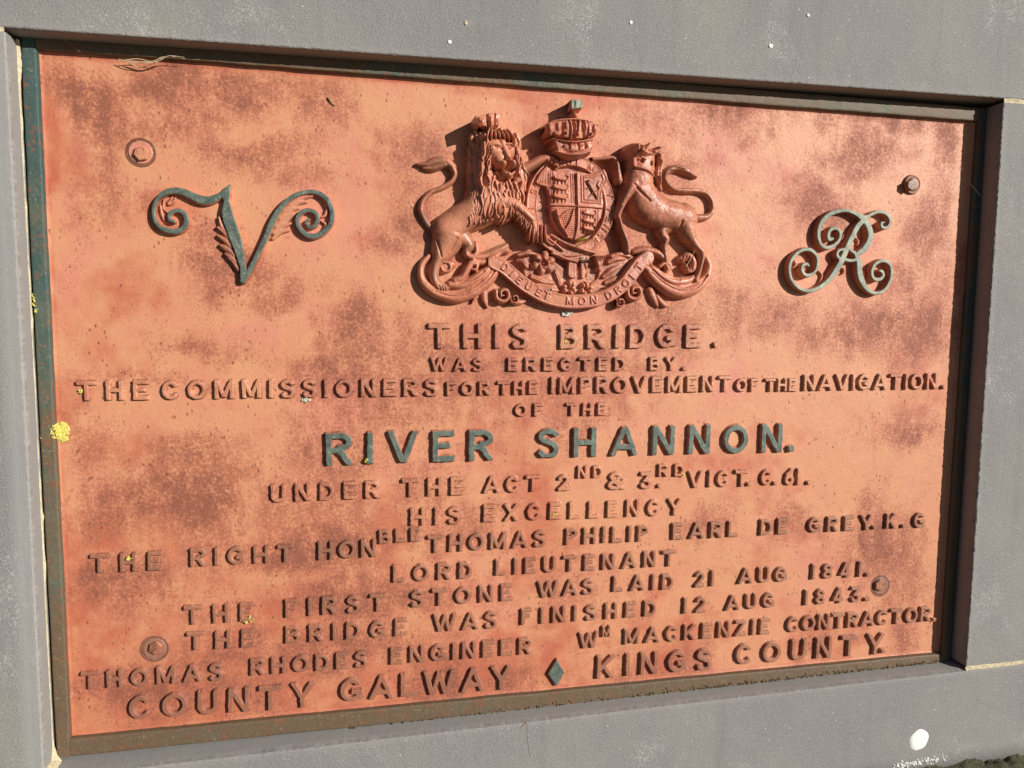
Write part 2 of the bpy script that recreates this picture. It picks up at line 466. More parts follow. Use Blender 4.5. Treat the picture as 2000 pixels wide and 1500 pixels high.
        ci, cj = np.nonzero(cell)
        F = np.stack([idx[ci, cj], idx[ci + 1, cj], idx[ci + 1, cj + 1], idx[ci, cj + 1]], 1)
        hm = hmax or max(float(h.max()), 1e-4)
        return mesh_obj(name, V, F, mat, parent, True, paint_attrs(V, np.clip(h / hm, 0, 1)), label)

# ------------------------------------------------------------------ block alphabet (cap height 1)
S_ = .172
def arc(cx, cy, rx, ry, a0, a1, n=18):
    t = np.radians(np.linspace(a0, a1, n)); return [(cx + rx * math.cos(k), cy + ry * math.sin(k)) for k in t]
_h = S_ / 2
def glyph(ch):
    """-> width, straight strokes, curved strokes"""
    h, w = _h, {'A': .98, 'B': .74, 'C': .84, 'D': .80, 'E': .70, 'F': .66, 'G': .88, 'H': .80, 'I': S_, 'K': .84, 'L': .66, 'M': .98, 'N': .82,
                'O': .94, 'P': .70, 'R': .78, 'S': .72, 'T': .88, 'U': .78, 'V': .94, 'W': 1.3, 'X': .88, 'Y': .90, 'Z': .76, '1': S_, '2': .60,
                '3': .60, '4': .70, '6': .60, '8': .62, '&': .86, '.': .21, 'Q': .94}[ch]
    L, P = [], []
    v = lambda x, a=0, b=1: L.append((x, a, x, b))
    hz = lambda y, a=0, b=None: L.append((a, y, w if b is None else b, y))
    if ch == 'A': L += [(h * .9, 0, w / 2, 1.02), (w - h * .9, 0, w / 2, 1.02)]; hz(.30, .2 * w, .8 * w)
    elif ch == 'B':
        v(h); hz(1 - h, h, w * .55); hz(.52, h, w * .55); hz(h, h, w * .55)
        P += [arc(w * .52, .755, w * .40 - h * .5, .245 - h + .02, 90, -90), arc(w * .55, .295, w * .45 - h * .5, .295 - h + .02, 90, -90)]
    elif ch == 'C': P.append(arc(w / 2, .5, w / 2 - h, .5 - h, 42, 318, 26))
    elif ch == 'D': v(h); hz(1 - h, h, w * .45); hz(h, h, w * .45); P.append(arc(w * .42, .5, w * .58 - h, .5 - h, 90, -90))
    elif ch in 'EF':
        v(h); hz(1 - h); hz(.52, 0, w * .80)
        if ch == 'E': hz(h)
    elif ch == 'G': P.append(arc(w / 2, .5, w / 2 - h, .5 - h, 42, 330, 26)); hz(.40, w * .52, w); v(w - h, .08, .46)
    elif ch == 'H': v(h); v(w - h); hz(.5)
    elif ch in 'I1': v(h)
    elif ch == 'K': v(h); L += [(h, .36, w - h, 1.04), (w * .38, .55, w - h * .9, -.04)]
    elif ch == 'L': v(h); hz(h)
    elif ch == 'M': v(h); v(w - h); L += [(h * .8, 1.02, w / 2, .1), (w - h * .8, 1.02, w / 2, .1)]
    elif ch == 'N': v(h); v(w - h); L.append((h * .9, 1.03, w - h * .9, -.03))
    elif ch in 'OQ':
        P.append(arc(w / 2, .5, w / 2 - h, .5 - h, 0, 360, 30))
        if ch == 'Q': L.append((w * .55, .3, w * .9, 0))
    elif ch in 'PR':
        v(h); hz(1 - h, h, w * .55); hz(.46, h, w * .55); P.append(arc(w * .52, .73, w * .46 - h * .6, .27 - h + .02, 90, -90))
        if ch == 'R': P.append([(w * .48, .44), (w * .66, .33), (w * .76, .16), (w * .9, .05)])
    elif ch == 'S':
        P.append(arc(w / 2, .735, w / 2 - h * 1.1, .265 - h, 25, 270, 16) + arc(w / 2, .265, w / 2 - h, .265 - h + .06, 85, -155, 16))
    elif ch == 'T': hz(1 - h); v(w / 2)
    elif ch == 'U': v(h, .35, 1); v(w - h, .35, 1); P.append(arc(w / 2, .38, w / 2 - h, .38 - h, 180, 360))
    elif ch == 'V': L += [(h * .8, 1.03, w / 2, -.03), (w - h * .8, 1.03, w / 2, -.03)]
    elif ch == 'W': L += [(h * .8, 1.03, w * .28, -.03), (w * .5, .95, w * .28, -.03), (w * .5, .95, w * .72, -.03), (w - h * .8, 1.03, w * .72, -.03)]
    elif ch == 'X': L += [(h, -.03, w - h, 1.03), (h, 1.03, w - h, -.03)]
    elif ch == 'Y': L += [(h * .8, 1.03, w / 2, .42), (w - h * .8, 1.03, w / 2, .42)]; v(w / 2, 0, .5)
    elif ch == 'Z': hz(1 - h); hz(h); L.append((h, 0.05, w - h, .95))
    elif ch == '2': P.append(arc(w / 2, .70, w / 2 - h, .30 - h, 160, -30, 14) + [(w * .5, .36), (w * .2, .15), (h, h)]); hz(h)
    elif ch == '3': hz(1 - h); L.append((w * .92, .95, w * .42, .56)); P.append(arc(w * .48, .30, w * .5 - h, .30 - h * .9, 110, -160, 18))
    elif ch == '4': L += [(w * .62, 1.04, h * .8, .25)]; hz(.25); v(w * .66, 0, 1)
    elif ch == '6': P += [arc(w / 2, .31, w / 2 - h, .31 - h, 0, 360, 24), [(h, .36), (w * .25, .68), (w * .72, .93)]]
    elif ch == '8': P += [arc(w / 2, .74, w / 2 - h * 1.25, .26 - h, 0, 360, 22), arc(w / 2, .29, w / 2 - h, .29 - h, 0, 360, 24)]
    elif ch == '&': P += [arc(w * .42, .77, w * .25, .14, 0, 360, 18), arc(w * .40, .27, w * .34, .19, 60, 330, 20), [(w * .25, .64), (w * .62, .22), (w * .86, .06)], [(w * .64, .18), (w * .80, .42), (w * .9, .46)]]
    elif ch == '.': v(h, 0, .2)
    return w, L, P

def glyph_sdf(ch, X, Y):
    """signed distance in cap heights (negative inside)"""
    w, L, P = glyph(ch)
    D = np.full(np.broadcast(X, Y).shape, 9.)
    for (x0, y0, x1, y1) in L:
        dx, dy = x1 - x0, y1 - y0; ln = math.hypot(dx, dy); ux, uy = dx / ln, dy / ln
        a = (X - x0) * ux + (Y - y0) * uy; b = -(X - x0) * uy + (Y - y0) * ux
        qa, qb = np.abs(a - ln / 2) - ln / 2, np.abs(b) - _h
        D = np.minimum(D, np.hypot(np.maximum(qa, 0), np.maximum(qb, 0)) + np.minimum(np.maximum(qa, qb), 0))
    for pts in P:
        for (x0, y0), (x1, y1) in zip(pts[:-1], pts[1:]):
            dx, dy = x1 - x0, y1 - y0; l2 = dx * dx + dy * dy + 1e-12
            t = np.clip(((X - x0) * dx + (Y - y0) * dy) / l2, 0, 1)
            D = np.minimum(D, np.hypot(X - x0 - t * dx, Y - y0 - t * dy) - _h)
    return np.maximum(D, np.maximum(-Y, Y - 1))           # keep inside the cap lines

def word(text, u0, u1, t0, b0, t1, b1, parent, mat, hgt=.0072, res=.0008, label=None, exact=False):
    """raised word; (u0,t0,b0) first letter left/top/bottom and (u1,t1,b1) last letter right/top/bottom on the survey sheet"""
    if text != '.': u0 = u0 + 2.0 + 4.5 * u0 / 2000
    A, At = at(u0, b0, hgt), at(u0, t0, hgt); B, Bt = at(u1, b1, hgt), at(u1, t1, hgt)
    A, At, B, Bt = map(np.array, (A, At, B, Bt))
    capA, capB = np.linalg.norm(At - A), np.linalg.norm(Bt - B)
    length = np.linalg.norm(B - A); ex = (B - A) / length; ez = np.array([-ex[1], ex[0]])
    cap = .5 * (capA + capB)
    ws = [glyph(c)[0] for c in text]
    tot = sum(ws) * cap
    gap = (length - tot) / max(1, len(text) - 1) / cap
    sx = 1.0
    if len(text) == 1: sx = length / tot
    elif gap < .13: sx = (length - .13 * cap * (len(text) - 1)) / tot; gap = .13
    elif gap > .62: sx = min(1.25, (length - .62 * cap * (len(text) - 1)) / tot); gap = (length / cap - sum(ws) * sx) / (len(text) - 1)
    draft = .0012
    Vs, Fs, Hs, off = [], [], [], 0
    x = 0.
    for c, w in zip(text, ws):
        fr = (x + w * sx / 2) * cap / length if length > 0 else 0
        cp = capA + (capB - capA) * fr
        wob = random.uniform(-.012, .012); tilt = random.uniform(-.012, .012)
        pad = (draft + .0022) / cp + .02
        nx, ny = int((w * sx + 2 * pad) * cap / res) + 2, int((1 + 2 * pad) * cp / res) + 2
        gx = np.linspace(-pad, w * sx + pad, nx)[:, None]; gy = np.linspace(-pad, 1 + pad, ny)[None]
        wx = gx + .012 * (vnoise(gx * 7 + off * .37 + 31, gy * 7 + 11) - .5) * 2; wy = gy + .010 * (vnoise(gx * 7 + 3, gy * 7 + off * .21) - .5) * 2
        D = glyph_sdf(c, (wx + 0 * gy) / sx, wy + 0 * gx) * cp
        D = D + .0004 * (vnoise(gx * 23 + off, gy * 23) - .5) * 2
        t = np.clip((draft - D) / draft, 0, 1)
        t = np.where(t > .8, 1 - (1 - t) ** 2 * 2.5 * .5 - .05 * (1 - t), t / .8 * .94)
        t = np.clip(t, 0, 1)
        fl_ = .03 + .03 * vnoise(gx * 9 + off, gy * 9)
        t = np.where((D < draft + .0019) & (t < fl_), fl_, t)
        H = hgt * t * (1 + .05 * (vnoise(gx * 5 + off, gy * 5) - .5))
        keep = t > .02
        cell = keep[:-1, :-1] | keep[1:, :-1] | keep[:-1, 1:] | keep[1:, 1:]
        use = np.zeros(H.shape, bool)
        use[:-1, :-1] |= cell; use[1:, :-1] |= cell; use[:-1, 1:] |= cell; use[1:, 1:] |= cell
        idx = -np.ones(H.shape, int); idx[use] = np.arange(use.sum()) + off
        i, j = np.nonzero(use)
        lx = (x + gx[i, 0]) * cap + (gy[0, j] * tilt) * cp; lz = (gy[0, j] + wob) * cp
        px = A[0] + ex[0] * lx + ez[0] * lz; pz = A[1] + ex[1] * lx + ez[1] * lz
        hh = np.where(keep[use], H[use], -.0012)
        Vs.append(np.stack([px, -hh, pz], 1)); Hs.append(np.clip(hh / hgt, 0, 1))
        ci, cj = np.nonzero(cell)
        Fs.append(np.stack([idx[ci, cj], idx[ci + 1, cj], idx[ci + 1, cj + 1], idx[ci, cj + 1]], 1))
        off += int(use.sum()); x += w * sx + gap
    V = np.vstack(Vs)
    return mesh_obj("raised_word", V, np.vstack(Fs), mat, parent, True, paint_attrs(V, np.concatenate(Hs)), label)

# ================================================================== masonry
wall = thing("stone_wall", "grey limestone wall of squared blocks framing the recessed red plaque", "wall", (0, 0, 0))
def lintel_z(x): return .0162 + .01194 * (x + .0347)
def sill_z(x): return -1.2435 + .0113 * x
def jamb_r(z): return 1.8502 + (.035 - z) * .0063
LJ = -.0278
def arris(r=.0035, n=5):
    """rounded corner: list of (along reveal, out from corner) going from the reveal to the face"""
    a = np.linspace(0, math.pi / 2, n)
    return [(r - r * math.sin(k), r - r * math.cos(k)) for k in a]

def sweep(name, prof, along, place, chip, seed, label=None, margin=.022):
    """prof: list of (depth y, distance from the opening edge); along: positions along the edge"""
    pr = np.array(prof); al = np.array(along)
    A, D = np.meshgrid(al, pr[:, 1], indexing='ij'); _, Y = np.meshgrid(al, pr[:, 0], indexing='ij')
    cl = np.exp(-((D / .006) ** 2)) * np.exp(-(((Y - WALL_Y) / .008) ** 2))
    n1 = fbm(A + seed, D * 9 + Y * 9 + 9, 190, 3) - .5
    n2 = np.clip(fbm(A + seed * 2, D * 0 + 5, 60, 3) - .68, 0, 1) * 3
    Dd = D + chip * cl * (n1 * 1.3 + n2); Yy = Y + chip * cl * (n1 * .8 + n2)
    Yy = Yy + .0007 * (fbm(A + 3 * seed, D, 25, 3) - .5) * (D > .008)
    V = place(A, Yy, Dd)
    sm = np.clip(1 - np.abs(D - .004) / margin, 0, 1) * (1.6 if margin > .02 else .35)
    sm = np.clip(sm + (Y > WALL_Y + .004) * .7, 0, 1) * (D < margin * 1.3)
    return mesh_obj(name, V.reshape(-1, 3), grid_faces(*A.shape), m_stone, wall, True, {"smooth_margin": sm.ravel()}, label)

def profile(out):
    p = [(.09, 0), (.03, 0), (.0, 0), (-.02, 0), (-.036, 0)]
    p += [(WALL_Y + a, b) for a, b in arris(.003, 6)]
    d = .005
    while d < out: p.append((WALL_Y, d)); d *= 1.32
    p.append((WALL_Y, out)); p.append((.09, out + .001)); return p
xs = np.unique(np.concatenate([np.linspace(-1.4, -.06, 40), np.linspace(-.06, 1.95, 1100), np.linspace(1.95, 3.2, 40)]))
sweep("lintel_stone", profile(.85), xs, lambda A, Y, D: np.stack([A, Y, lintel_z(A) + D], -1), .0012, 3.1, margin=.014)
sweep("sill_stone", profile(.24), xs, lambda A, Y, D: np.stack([A, Y, sill_z(A) - D + np.where(Y > WALL_Y, (Y - WALL_Y) * .13, 0)], -1), .0009, 8.7, margin=.012)
zs = np.linspace(sill_z(1.9) + .0115, lintel_z(1.9) - .0095, 720)
sweep("jamb_stone", profile(1.3), zs, lambda A, Y, D: np.stack([jamb_r(A) + D, Y, A], -1), .002, 5.9, margin=.01)
zs2 = np.linspace(sill_z(-.04) + .006, lintel_z(-.04) - .007, 720)
def left_place(A, Y, D): return np.stack([LJ - D - .0006 * np.sin(A * 3), Y, A], -1)
sweep("jamb_stone", profile(1.3), zs2, left_place, .0015, 12.3, margin=.03)
# back of the recess
bx = np.array([[-.2, .045, .2], [2.05, .045, .2], [2.05, .045, -1.35], [-.2, .045, -1.35]])
mesh_obj("recess_back", bx, np.array([[0, 1, 2, 3]]), m_stone, wall, False)
# lime mortar in the joints: rough ribbons a little behind the faces
def mortar(x0, x1, zf, thick, seed, yf=WALL_Y, n=260, lump=.0022):
    al = np.linspace(x0, x1, n); cs = np.linspace(-.5, .5, 9)
    A, S = np.meshgrid(al, cs, indexing='ij')
    nn = fbm(A + seed, S * thick * 3, 120, 4) - .5
    Z = np.vectorize(zf)(A) + S * (thick + .004) + .0
    Y = yf + .0015 - nn * lump * 2.2 + (np.abs(S) > .48) * .02
    V = np.stack([A, Y, Z], -1)
    return mesh_obj("mortar_joint", V.reshape(-1, 3), grid_faces(*A.shape), m_mortar, wall)
mortar(1.8535, 3.1, lambda x: lintel_z(x) - .0048, .0100, 1.1)
mortar(1.8600, 3.1, lambda x: sill_z(x) + .0056, .0125, 2.2, lump=.003)
mortar(-1.3, LJ - .002, lambda x: lintel_z(x) - .0035, .0085, 3.3)
mortar(-1.3, LJ - .004, lambda x: sill_z(x) + .003, .009, 4.4)
# mortar pointing between the left reveal and the plaque, and in the lower left corner
al = np.linspace(sill_z(0) + .004, .012, 420); cs = np.linspace(0, 1, 7)
A, S = np.meshgrid(al, cs, indexing='ij')
wd = .0009 + .0016 * np.clip(fbm(A + 9, A * 0, 16, 3) - .45, 0, 1) * 4 + .010 * np.exp(-((A - sill_z(0)) / .025) ** 2) + .004 * np.exp(-((A + .03) / .03) ** 2)
nn = fbm(A + 4, S * .02, 70, 4) - .5
V = np.stack([LJ + .0002 + S * wd * (1 + nn * 1.5), -.0125 - .003 * (1 - S) - nn * .003 - .008 * np.exp(-((A - sill_z(0)) / .03) ** 2) * (1 - S), A], -1)
mesh_obj("mortar_pointing", V.reshape(-1, 3), grid_faces(*A.shape, flip=True), m_mortar, wall)
al = np.linspace(-.01, WALL_Y + .001, 40); A, S = np.meshgrid(al, np.linspace(0, 1, 9), indexing='ij')
nn = fbm(A * 2 + 6, S * .03, 60, 4) - .5
V = np.stack([LJ + S * (.012 + .006 * nn), A, sill_z(0) + (A - WALL_Y) * .13 + (1 - S) * (.011 + .005 * nn) + .0005], -1)
mesh_obj("mortar_pointing", V.reshape(-1, 3), grid_faces(*A.shape), m_mortar, wall)

# ground at the foot of the wall: gritty and mossy, rising a little against the stone
nx_, ny_ = 420, 60
gx = np.unique(np.concatenate([np.linspace(-6, .8, 30), np.linspace(.8, 2.8, 330), np.linspace(2.8, 8, 30)]))
gy = -np.geomspace(.001, 8, 70) + WALL_Y + .02
GX, GY = np.meshgrid(gx, gy, indexing='ij')
near = np.exp((GY - WALL_Y) / .12)
GZ = -1.4485 + .0 * GX + np.where(near > 0, near, 0) * (.012 * (fbm(GX, GY, 38, 4) - .5) * 2 + .006) - .02 * (1 - np.clip(near, 0, 1))
ground = mesh_obj("ground", np.stack([GX, GY, GZ], -1).reshape(-1, 3), grid_faces(*GX.shape, flip=True), m_ground)
ground["kind"] = "structure"; ground["label"] = "dark gritty mossy ground at the foot of the grey wall"

# ================================================================== plaque
plaque = thing("commemorative_plaque", "red painted cast iron bridge plaque with green frame, raised lettering and royal arms", "plaque", (0, 0, 0))
LINES = [
 ("opening line in large capitals, right below the arms", m_letter, .0078, [
    ("THIS", 834, 1032, 632.5, 680, 634, 679.5), ("BRIDGE", 1090, 1368, 634.5, 680, 634.7, 678.6), (".", 1396, 1404, 634, 679, 634, 678)]),
 ("second line in small capitals", m_letter, .0068, [
    ("WAS", 838, 941, 700, 724.5, 700, 724.5), ("ERECTED", 988, 1221, 700, 724.5, 699, 723.5), ("BY", 1265, 1321, 699, 723.5, 698.5, 723), (".", 1334, 1341, 698.5, 723, 698, 723)]),
 ("long third line that runs the whole width of the field", m_letter, .0072, [
    ("THE", 148, 288, 746, 782.5, 743.5, 780.5), ("COMMISSIONERS", 314, 854, 744.5, 780, 740.5, 772.7), ("FOR", 869, 956, 747, 772.5, 746, 771), ("THE", 968, 1050, 746, 771, 745, 769.5),
    ("IMPROVEMENT", 1072, 1428, 738, 769, 735.2, 764.5), ("OF", 1433, 1481, 741, 765, 740.5, 764.5), ("THE", 1490, 1556, 741, 764.5, 740, 763.5), ("NAVIGATION", 1565, 1830, 733, 762.5, 730.5, 759.5), (".", 1842, 1848, 731, 759, 731, 759)]),
 ("short fourth line of two small words", m_letter, .0066, [("OF", 1002, 1060, 790, 813, 789, 812), ("THE", 1102, 1183, 789, 812, 788, 811)]),
 ("river's name in large dark green capitals", m_green, .0085, [("RIVER", 634, 962, 847.5, 909, 839.5, 898), ("SHANNON", 1046, 1527, 838.5, 894, 828, 883), (".", 1541, 1553, 828, 882, 827, 881)]),
 ("line citing the act, with raised small letters", m_letter, .007, [
    ("UNDER", 526, 740, 949, 981.5, 940.4, 973), ("THE", 782, 904, 937, 970.5, 933.5, 967), ("ACT", 941, 1054, 932.5, 963.5, 929.5, 960), ("2", 1086, 1112, 929, 959, 928.5, 958), ("ND", 1124, 1176, 912, 934, 911, 933),
    ("&", 1184, 1221, 924.5, 957.5, 923, 956), ("3", 1246, 1273, 924, 955, 923.5, 954.5), ("RD", 1282, 1336, 908.5, 931, 907, 930), (".", 1286, 1293, 923, 953.5, 923, 953),
    ("VICT", 1340, 1461, 922, 952.5, 919, 949.5), (".", 1461, 1469, 919, 949.5, 919, 949), ("C", 1481, 1507, 918.6, 948, 918.5, 947.5), (".", 1512, 1519, 918, 947.5, 918, 947), ("61", 1528, 1562, 917.5, 948, 916.5, 947), (".", 1578, 1586, 916, 946.5, 916, 946)]),
 ("short line below the act line, two widely set words", m_letter, .007, [("HIS", 798, 899, 994.8, 1027, 991, 1023), ("EXCELLENCY", 940, 1331, 988, 1019.5, 975, 1006)]),
 ("long line with a small raised ending over its third word", m_dirty, .007, [
    ("THE", 174, 315, 1085, 1119, 1079, 1114), ("RIGHT", 369, 573, 1073.6, 1107.5, 1065, 1097), ("HON", 618, 734, 1060, 1094, 1055, 1088), ("BLE", 737, 820, 1037.5, 1062.7, 1032, 1057),
    ("THOMAS", 832, 1065, 1048, 1080, 1037.5, 1068), ("PHILIP", 1101, 1266, 1034, 1064.5, 1027.5, 1057), ("EARL", 1309, 1441, 1024, 1054.5, 1019, 1048), ("DE", 1480, 1538, 1016, 1045.5, 1013.5, 1043),
    ("GREY", 1574, 1703, 1012.5, 1040, 1007, 1035), (".", 1706, 1714, 1006, 1034, 1006, 1034), ("K", 1725, 1751, 1005, 1032.5, 1004, 1031.5), (".", 1763, 1771, 1003, 1031, 1003, 1031), ("G", 1779, 1806, 1003, 1031, 1002.5, 1030.5)]),
 ("short line of two words, fifth from the bottom", m_dirty, .007, [("LORD", 764, 922, 1106.5, 1138, 1098.5, 1129.6), ("LIEUTENANT", 964, 1319, 1094.5, 1124, 1076.5, 1105.6)]),
 ("line dating the first stone", m_dirty, .007, [
    ("THE", 357, 494, 1186.5, 1221, 1179, 1213), ("FIRST", 554, 753, 1172.5, 1206.5, 1161, 1193.5), ("STONE", 799, 1001, 1155.5, 1187, 1141.7, 1173), ("WAS", 1047, 1159, 1138, 1168, 1131.6, 1160.5),
    ("LAID", 1193, 1315, 1127.7, 1156.5, 1122.7, 1151), ("21", 1353, 1394, 1118, 1147.5, 1116.5, 1145.5), ("AUG", 1438, 1537, 1112, 1141, 1108, 1135.5), ("1841", 1581, 1682, 1104, 1132, 1098, 1126.5), (".", 1693, 1702, 1097, 1126, 1097, 1125.5)]),
 ("line dating the finished bridge, between two fixing bolts", m_dirty, .007, [
    ("THE", 362, 496, 1238, 1271, 1231, 1264), ("BRIDGE", 554, 794, 1226, 1257.5, 1210, 1242), ("WAS", 843, 970, 1203, 1235, 1195, 1227), ("FINISHED", 1014, 1281, 1191.7, 1221.5, 1174.5, 1203),
    ("12", 1331, 1378, 1169.5, 1199, 1167.5, 1196.5), ("AUG", 1413, 1513, 1165.5, 1193.5, 1159, 1186.5), ("1843", 1567, 1679, 1154, 1182.5, 1147.5, 1176), (".", 1690, 1700, 1146.5, 1174.5, 1146, 1174)]),
 ("last but one line, reaching into the shade at right", m_dirty, .007, [
    ("THOMAS", 156, 434, 1316, 1348, 1296, 1328.6), ("RHODES", 486, 716, 1289, 1320.5, 1273.6, 1304), ("ENGINEER", 759, 1037, 1267.5, 1298.5, 1247.6, 1278), ("W", 1127, 1168, 1238, 1268, 1236, 1265), ("M", 1172, 1192, 1224.5, 1245, 1223.5, 1243.5),
    ("MACKENZIE", 1215, 1503, 1231, 1259.5, 1209.6, 1239), ("CONTRACTOR", 1532, 1817, 1207, 1236, 1186, 1214), (".", 1822, 1829, 1186, 1214, 1186, 1214)]),
 ("bottom line in large capitals, parted by a green diamond", m_dirty, .0078, [
    ("COUNTY", 249, 612, 1363, 1407, 1335, 1382), ("GALWAY", 661, 999, 1328.6, 1372, 1301, 1346), ("KINGS", 1161, 1389, 1283.4, 1326, 1268, 1308), ("COUNTY", 1432, 1725, 1260.7, 1299, 1237.7, 1277.5), (".", 1722, 1731, 1238, 1276, 1237, 1275)]),
]

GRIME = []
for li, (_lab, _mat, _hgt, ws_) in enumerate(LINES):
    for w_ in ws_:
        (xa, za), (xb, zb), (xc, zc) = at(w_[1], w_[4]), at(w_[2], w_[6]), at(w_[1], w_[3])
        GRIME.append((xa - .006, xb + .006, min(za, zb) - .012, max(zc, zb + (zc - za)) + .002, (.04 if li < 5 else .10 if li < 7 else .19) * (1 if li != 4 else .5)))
# field of the plaque
nx, nz = 620, 410
X, Z = np.meshgrid(np.linspace(-.012, PW + .012, nx), np.linspace(-PH - .012, .012, nz), indexing='ij')
Yp = .0005 * (fbm(X, Z, 6, 3) - .5) * 2 + .00025 * (fbm(X + 2, Z, 40, 3) - .5) * 2
# small lip where the field meets the frame
e = np.minimum(np.minimum(X, PW - X), np.minimum(-Z, Z + PH))
Yp = Yp - .0018 * np.clip(1 - e / .004, 0, 1) ** 1.2
V = np.stack([X, Yp, Z], -1).reshape(-1, 3)
aa = paint_attrs(V)
lip = np.clip(1 - np.abs(e.ravel() - .004) / .005, 0, 1)
aa["red"] = np.clip(aa["red"] + .6 * lip, 0, 1)
mesh_obj("field_panel", V, grid_faces(nx, nz), m_panel, plaque, True, aa)

def rail(p0, p1, w_in, w_out, n=420, seed=1., brown=.5, label=None, hgt=.012):
    """frame bar along the inner edge p0->p1 (X,Z); w_out away from the field"""
    p0, p1 = np.array(p0), np.array(p1); d = p1 - p0; L = np.linalg.norm(d); d = d / L; nrm = np.array([-d[1], d[0]])
    cs = [(-.003, -.001), (-.0002, .0), (.0002, hgt * .55), (.0012, hgt * .93), (.003, hgt), (w_out * .3, hgt * 1.02), (w_out * .6, hgt * 1.03), (w_out - .003, hgt), (w_out - .0012, hgt * .9), (w_out, hgt * .5), (w_out, -.02)]
    # subdivide the face
    full = []
    for a, b in zip(cs[:-1], cs[1:]):
        for t in np.linspace(0, 1, 3, endpoint=False): full.append((a[0] + (b[0] - a[0]) * t, a[1] + (b[1] - a[1]) * t))
    full.append(cs[-1]); full = np.array(full)
    s = np.linspace(0, L, n)
    Sg, O = np.meshgrid(s, full[:, 0], indexing='ij'); _, Hh = np.meshgrid(s, full[:, 1], indexing='ij')
    wob = .0009 * (fbm(Sg + seed, O, 22, 4) - .5) * 2
    Hh = Hh + np.where(Hh > .001, .0006 * (fbm(Sg + 2 * seed, O, 60, 4) - .5) * 2, 0)
    O = O + wob * (Hh > .001)
    V = np.stack([p0[0] + d[0] * Sg + nrm[0] * O, -Hh, p0[1] + d[1] * Sg + nrm[1] * O], -1)
    st = np.clip((brown if np.isscalar(brown) else brown[0] + (brown[1] - brown[0]) * Sg / L) + .4 * (fbm(Sg + seed * 3, O, 8, 3) - .5) * 2, 0, 1)
    o = mesh_obj("frame_rail", V.reshape(-1, 3), grid_faces(*Sg.shape), m_rail, plaque, True, {"stain": st.ravel()}, label)
    return o
rail((0, 0), (PW + .002, 0), 0, .030, seed=1.3, brown=.62, label="shaded top rail with only its lower strip in the sun")
rail((PW + .002, -PH), (0, -PH), 0, .0345, seed=2.9, brown=.9, label="olive brown bottom rail, mossy along its lower edge")
rail((0, -PH - .0335), (0, .029), 0, .0245, seed=4.1, brown=(.85, .12), label="dark green left rail with chipped pale edges")
rail((PW + .002, .029), (PW + .002, -PH - .030), 0, .0235, seed=6.6, brown=.5, label="right rail in the shade of the stone jamb")

# ------------------------------------------------------------------ inscription
for lab, mat, hg, words in LINES:
    ln = holder("inscription_line", plaque, lab)
    for wd_ in words: word(*wd_, ln, mat, hg)

# green diamond
f = Field(1055, 1275, 1120, 1355, .0009)
f.poly([(1088, 1286), (1104, 1314), (1087, 1343), (1069, 1317)], 8.0, 1.6)
f.build("diamond_ornament", m_green, plaque, label="dark green diamond between two words of the bottom line")

# ------------------------------------------------------------------ royal initials
def px(org, sc, lst): return [(org[0] + x / sc, org[1] + y / sc, w / 2 / sc, h) for (x, y, w, h) in lst]
def flat_tubes(fld, org, sc, chains, h, flat=7):
    for c in chains: fld.tube(px(org, sc, [(x, y, w + 10, h) for x, y, w in c]), flat=flat, n=8)
vo, vs = (270, 330), 5.0
fv = Field(275, 335, 670, 570)
flat_tubes(fv, vo, vs, [
  [(340,512,30),(308,495,36),(302,448,38),(332,415,40),(390,405,42),(440,430,44),(468,490,46),(450,560,50),(390,604,52),(310,606,52),(230,580,46),(170,520,38),(146,440,32),(156,350,34),(200,275,42),(270,225,56),(350,210,68),(430,222,76),(520,262,84),(600,296,92),(680,305,88),(760,278,66),(830,232,52),(892,158,18)],
  [(1020,1088,64),(1100,960,48),(1180,800,48),(1250,650,52),(1300,530,60),(1360,420,56),(1430,330,48),(1530,258,42),(1640,224,42),(1740,228,46),(1830,282,50),(1880,370,50),(1894,460,46),(1870,550,46),(1800,622,50),(1720,656,52),(1640,640,50),(1576,580,46),(1552,500,42),(1582,432,42),(1650,402,42),(1720,422,42),(1750,482,42),(1720,552,38),(1665,566,34),(1640,522,32),(1665,492,20)]], 12.5)
fv.poly([(vo[0] + x / vs, vo[1] + y / vs) for x, y in [(908,140),(902,250),(893,300),(940,470),(1002,640),(1042,820),(1060,1000),(1045,1075),(992,1132),(988,1050),(984,960),(930,800),(866,640),(820,510),(804,410),(828,310),(796,262),(850,215)]], 12.5, 1.6)
fv.rough(.35, 80)
pv = fv.build("royal_initial", m_green, plaque, label="ornate dark green letter V with scrolled arms")
fl = Field(400, 340, 670, 560)
for c in [[(862,640,60),(815,560,56),(785,470,14)], [(890,680,70),(830,610,56),(772,570,24)], [(905,750,70),(835,690,60),(775,650,26)], [(935,840,70),(860,780,70),(800,745,30)], [(960,910,60),(895,860,64),(850,830,30)], [(975,980,50),(925,910,44),(880,870,16)]]:
    fl.tube(px(vo, vs, [(x, y, w + 12, 9.5) for x, y, w in c]))
fl.rough(.3, 90); fl.build("leaf", m_letter, pv, label="row of red leaf lobes along the letter's stem"); fl = Field(400, 340, 670, 560)
for c in [[(1310,680,20),(1380,620,34),(1470,600,10)], [(1330,620,60),(1400,560,60),(1490,530,14)], [(1350,560,60),(1440,480,66),(1520,440,16)], [(1390,480,60),(1480,400,64),(1560,380,14)], [(1430,410,50),(1540,330,56),(1640,320,14)], [(1480,350,40),(1590,280,44),(1700,262,14)],
          [(1780,250,10),(1840,340,30),(1830,440,24),(1790,470,8)], [(1810,600,26),(1830,540,20),(1790,510,8)]]:
    fl.tube(px(vo, vs, [(x, y, w + 16, 7.0) for x, y, w in c]))
fl.rough(.3, 90)
fl.build("leaf", m_letter, pv, label="red acanthus leaf along the letter's right arm")
fl = Field(295, 350, 350, 440)
